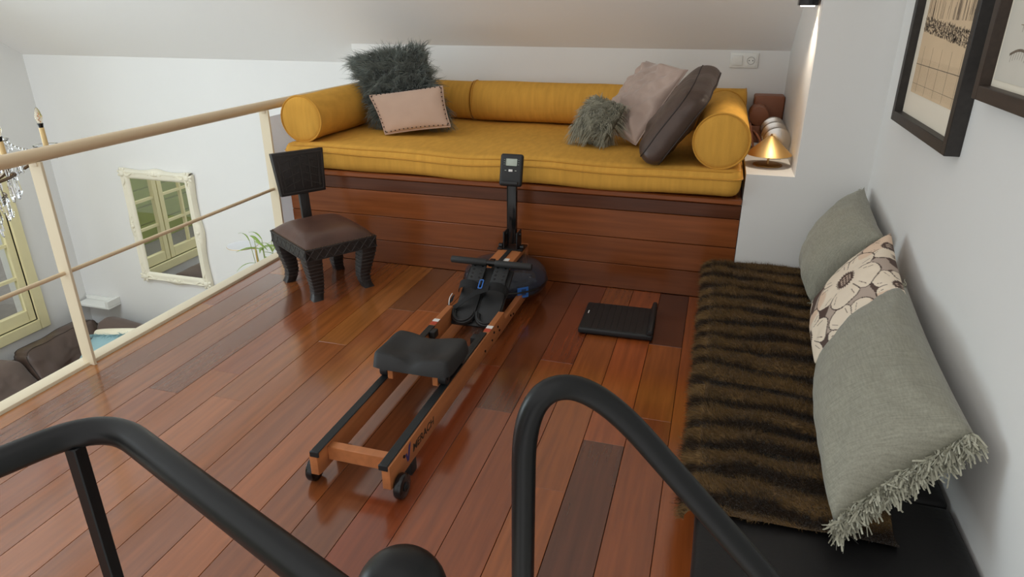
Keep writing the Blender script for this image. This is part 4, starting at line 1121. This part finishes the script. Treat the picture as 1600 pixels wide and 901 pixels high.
box_cushion('back_cushion', [(-4.99, 2.80, -1.72), (-4.99, 3.50, -1.72), (-5.23, 3.48, -1.33), (-5.23, 2.80, -1.35)], (-.15, 0, -.02), M['suede'], so_, o0, bulge=.06, wr=.03, seed=5)
box_cushion('back_cushion', [(-5.10, 4.02, -1.72), (-4.62, 4.02, -1.72), (-4.66, 4.20, -1.36), (-5.14, 4.20, -1.30)], (0, .12, -.01), M['suede'], so_, o0, bulge=.05, wr=.03, seed=7)
box_cushion('back_cushion', [(-4.60, 4.02, -1.72), (-3.90, 4.02, -1.72), (-3.90, 4.20, -1.40), (-4.60, 4.20, -1.40)], (0, .10, -.01), M['suede'], so_, o0, bulge=.03, wr=.02, seed=9)
M['blue_cotton'] = mat('pale_blue_cotton', rgb(150, 184, 190), .85, bump=.2, bscale=200, var=.04)
M['cream_fabric'] = mat('cream_wool', rgb(236, 228, 204), .9, bump=.2, bscale=90)
bc = thing('blue_cushion', 'pale blue cushion with thick cream edge on the lower corner sofa', 'cushion', (-4.75, 3.72, -1.70))
pr_ = (-4.75, 3.72, -1.70)
oo, base, hgt, nrm = pillow('cushion_body', [(-4.90, 3.52, -1.62), (-4.42, 3.44, -1.62), (-4.37, 3.92, -1.185), (-4.92, 3.96, -1.30)], .07, M['blue_cotton'], bc, pr_, seed=3)
S().tube([base(u, 1.0) - np.array(pr_) for u in [k / 24 for k in range(25)]], [.018 + .030 * math.sin(math.pi * min(1, max(0, k / 24)) ** .8) ** .5 if 0 < k < 24 else .008 for k in range(25)], 12).done('cream_edge', M['cream_fabric'], bc)
r9 = np.random.default_rng(4); uu = r9.random(420)
strands('tassel_fringe', np.array([base(u, .95) + np.array(nrm) * .03 for u in uu]), np.tile(np.array(nrm) * .5 + np.array([0, -.6, -.5]), (420, 1)) + r9.normal(size=(420, 3)) * .25, .045, .006, 3, M['blue_cotton'], bc, root=pr_, seed=5)

sh_ = thing('corner_ledge', 'small white wall ledge in the far corner of the lower room', 'shelf', (-5.31, YM, -1.26))
S().bb(-.19, .19, -.14, -.001, 0, .018, bev=.002, seg=1).done('shelf_board', M['offwhite'], sh_)
S().bb(.155, .19, -.14, -.001, .019, .075, bev=.002, seg=1).done('end_block', M['offwhite'], sh_)
S().bb(-.19, .15, -.022, -.001, .019, .055, bev=.002, seg=1).done('back_lip', M['offwhite'], sh_)

# ------------------------------------------------------------------ uplighter and bamboo plant below the loft edge
M['disc_white'] = mat('white_enamel', rgb(224, 224, 226), .35)
up_ = thing('floor_uplighter', 'slim brass floor lamp with a flat white dish beside the bamboo', 'floor lamp', (-3.20, 4.02, ZL))
S().lathe([(0, 0), (.13, 0), (.13, .012), (.02, .02), (0, .02)], 32).done('base', M['brass'], up_)
S().cyl((0, 0, .02), (0, 0, 1.86), .0075, seg=12).done('pole', M['brass'], up_)
ds = S().lathe([(0, 1.886), (.07, 1.887), (.108, 1.893), (.112, 1.893), (.112, 1.888), (.07, 1.878), (0, 1.876)], 40, T((-.105, -.01, 0))).done('dish', M['disc_white'], up_, ang=25)
S().tube([(-.105 + .112 * math.cos(a), -.01 + .112 * math.sin(a), 1.8905) for a in [2 * math.pi * k / 40 for k in range(40)]], .0022, 6, closed=True).done('brass_edge', M['brass'], ds)
S().tube(smoothpath([(0, 0, 1.85), (0, 0, 1.87), (-.05, -.005, 1.876)], .015), .005, 8).done('arm', M['brass'], up_)

M['leaf'] = mat('bamboo_leaf', rgb(112, 142, 62), .45, col2=rgb(160, 184, 92), vscale=3)
M['stem'] = mat('bamboo_stem', rgb(150, 160, 96), .5)
M['pot'] = mat('white_pot', rgb(220, 214, 204), .5)
bp_ = thing('bamboo_plant', 'leafy green bamboo plant below the loft edge behind the carved chair', 'plant', (-3.02, 3.94, ZL))
S().lathe([(0, 0), (.11, 0), (.14, .28), (.148, .29), (.148, .31), (.13, .31), (.125, .27), (0, .27)], 32).done('pot', M['pot'], bp_)
rr = random.Random(12); leaf_me = None
for k in range(12):
    a = rr.uniform(0, 6.28); lean = rr.uniform(.02, .2); H_ = rr.uniform(1.78, 2.05)
    pts = [(lean * math.cos(a) * (j / 10) ** 2 * 1.0 + .05 * math.cos(a), lean * math.sin(a) * (j / 10) ** 2 + .05 * math.sin(a), .27 + (H_ - .27) * j / 10) for j in range(11)]
    stm = S().tube(pts, [.006 - .0004 * j for j in range(11)], 7).done('stem', M['stem'], bp_)
    for j in range(9):
        t_ = rr.uniform(.66, 1.0); i0 = min(9, int(t_ * 10)); p = Vector(pts[i0]).lerp(Vector(pts[i0 + 1]), t_ * 10 - i0)
        if leaf_me is None:
            Vv = []; Ff = []
            for i in range(7):
                q = i / 6; w_ = .011 * math.sin(math.pi * min(1, q * .92 + .08)) ** .8; z = .03 * math.sin(q * 2.2) - .07 * q * q
                Vv += [(q * .19, -w_, z - .003), (q * .19, 0, z), (q * .19, w_, z - .003)]
            for i in range(6):
                for c in (0, 1): b_ = i * 3 + c; Ff.append((b_, b_ + 3, b_ + 4, b_ + 1))
            leaf_me = mesh_np('leaf', Vv, Ff); leaf_me.materials.append(M['leaf']); leaf_me.shade_smooth()
        lo = bpy.data.objects.new('leaf', leaf_me); COL.objects.link(lo); lo.parent = stm
        lo.location = p; lo.rotation_euler = (rr.uniform(-.4, .4), rr.uniform(-.5, .35), rr.uniform(0, 6.28)); s_ = rr.uniform(.7, 1.15); lo.scale = (s_, s_, s_)

# ------------------------------------------------------------------ crystal chandelier
M['crystal'] = mat('clear_crystal', rgb(250, 252, 255), .0, trans=1.0, ior=1.5)
M['bronze'] = mat('aged_bronze', rgb(96, 76, 56), .4, metal=.9)
M['candle'] = mat('ivory_candle_sleeve', rgb(226, 196, 140), .5)
M['bulbglass'] = mat('clear_bulb_glass', rgb(255, 244, 226), .02, trans=1.0, ior=1.15)
M['filament'] = mat('amber_filament', rgb(206, 132, 52), .4)
cl = thing('chandelier', 'crystal chandelier with candle bulbs at the left edge', 'chandelier', (-3.342, 2.224, .18))
ZC = .18
def cryst_mesh(L, r):
    s = S().lathe([(0, 0), (r * .55, -.10 * L), (r * .6, -.25 * L), (r, -.72 * L), (r * .6, -.92 * L), (0, -L)], 6); o = s.done('crystal', M['crystal'], cl, smooth=False); me = o.data; bpy.data.objects.remove(o); return me
cm_s, cm_m, cm_l = cryst_mesh(.055, .0075), cryst_mesh(.085, .0095), cryst_mesh(.11, .011)
def hang(me, p, parent=None, rz=0):
    o = bpy.data.objects.new('crystal', me); COL.objects.link(o); o.parent = parent or cl; o.location = p; o.rotation_euler = (0, 0, rz)
S().cyl((0, 0, .20), (0, 0, ceil_z(2.224) - ZC - .0), .008, seg=10).lathe([(0, .10), (.03, .12), (.035, .16), (.02, .22), (.012, .30), (.03, .36), (.05, .40), (.03, .45), (.012, .52), (.012, .9), (.03, .95), (.012, 1.0), (0, 1.0)], 20).done('stem', M['bronze'], cl)
for r_, z_, n_, me in ((.21, .37, 22, cm_l), (.155, .275, 17, cm_l), (.10, .19, 12, cm_l), (.05, .12, 7, cm_m)):
    rg_ = S().tube([(r_ * math.cos(a), r_ * math.sin(a), z_) for a in [2 * math.pi * k / 36 for k in range(36)]], .004, 6, closed=True).done('ring', M['bronze'], cl)
    for k in range(n_): a = 2 * math.pi * (k + .3) / n_; hang(me, (r_ * math.cos(a), r_ * math.sin(a), z_ - .004), rg_, a)
RA = .365
for k in range(6):
    a = R(55 + 60 * k); ca_, sa_ = math.cos(a), math.sin(a)
    prof = [(.02, .38), (.08, .33), (.17, .345), (.27, .40), (.33, .425), (RA, .455), (RA, .475)]
    ar = S().tube(smoothpath([(r_ * ca_, r_ * sa_, z_) for r_, z_ in prof], .05, 4), .0075, 8).ball((.2 * ca_, .2 * sa_, .365), .014, (1, 1, .8), 8, 6).done('arm', M['bronze'], cl)
    S().lathe([(.006, .478), (.03, .474), (.052, .486), (.056, .492), (.050, .490), (.03, .480), (.006, .484)], 12, T((RA * ca_, RA * sa_, 0))).done('drip_dish', M['crystal'], ar, smooth=False)
    for j in range(8):
        b = 2 * math.pi * j / 8; hang(cm_s, (RA * ca_ + .051 * math.cos(b), RA * sa_ + .051 * math.sin(b), .482), ar, b)
    S().cyl((RA * ca_, RA * sa_, .484), (RA * ca_, RA * sa_, .575), .0125, .0115, seg=14).done('candle_sleeve', M['candle'], ar)
    S().lathe([(.0, .574), (.010, .574), (.0135, .594), (.012, .596), (0, .596)], 14, T((RA * ca_, RA * sa_, 0))).done('bulb_cap', M['gloss'], ar)
    bl = S().lathe([(.009, .596), (.0165, .618), (.0165, .628), (.011, .652), (.004, .668), (0, .672)], 14, T((RA * ca_, RA * sa_, 0))).done('candle_bulb', M['bulbglass'], ar)
    S().tube([(RA * ca_ + .004 * math.cos(j * 1.4), RA * sa_ + .004 * math.sin(j * 1.4), .60 + .004 * j) for j in range(12)], .0014, 5).done('filament', M['filament'], bl)
    bd = S()
    for j in range(26):
        t_ = j / 25; r_ = RA * .92 * (1 - t_) + .02 * t_; z_ = .47 * (1 - t_) + .98 * t_ - .16 * math.sin(math.pi * t_)
        bd.ball((r_ * ca_, r_ * sa_, z_), .0085, (1, 1, 1), 8, 5)
    bd.done('bead_chain', M['crystal'], cl)['kind'] = 'stuff'
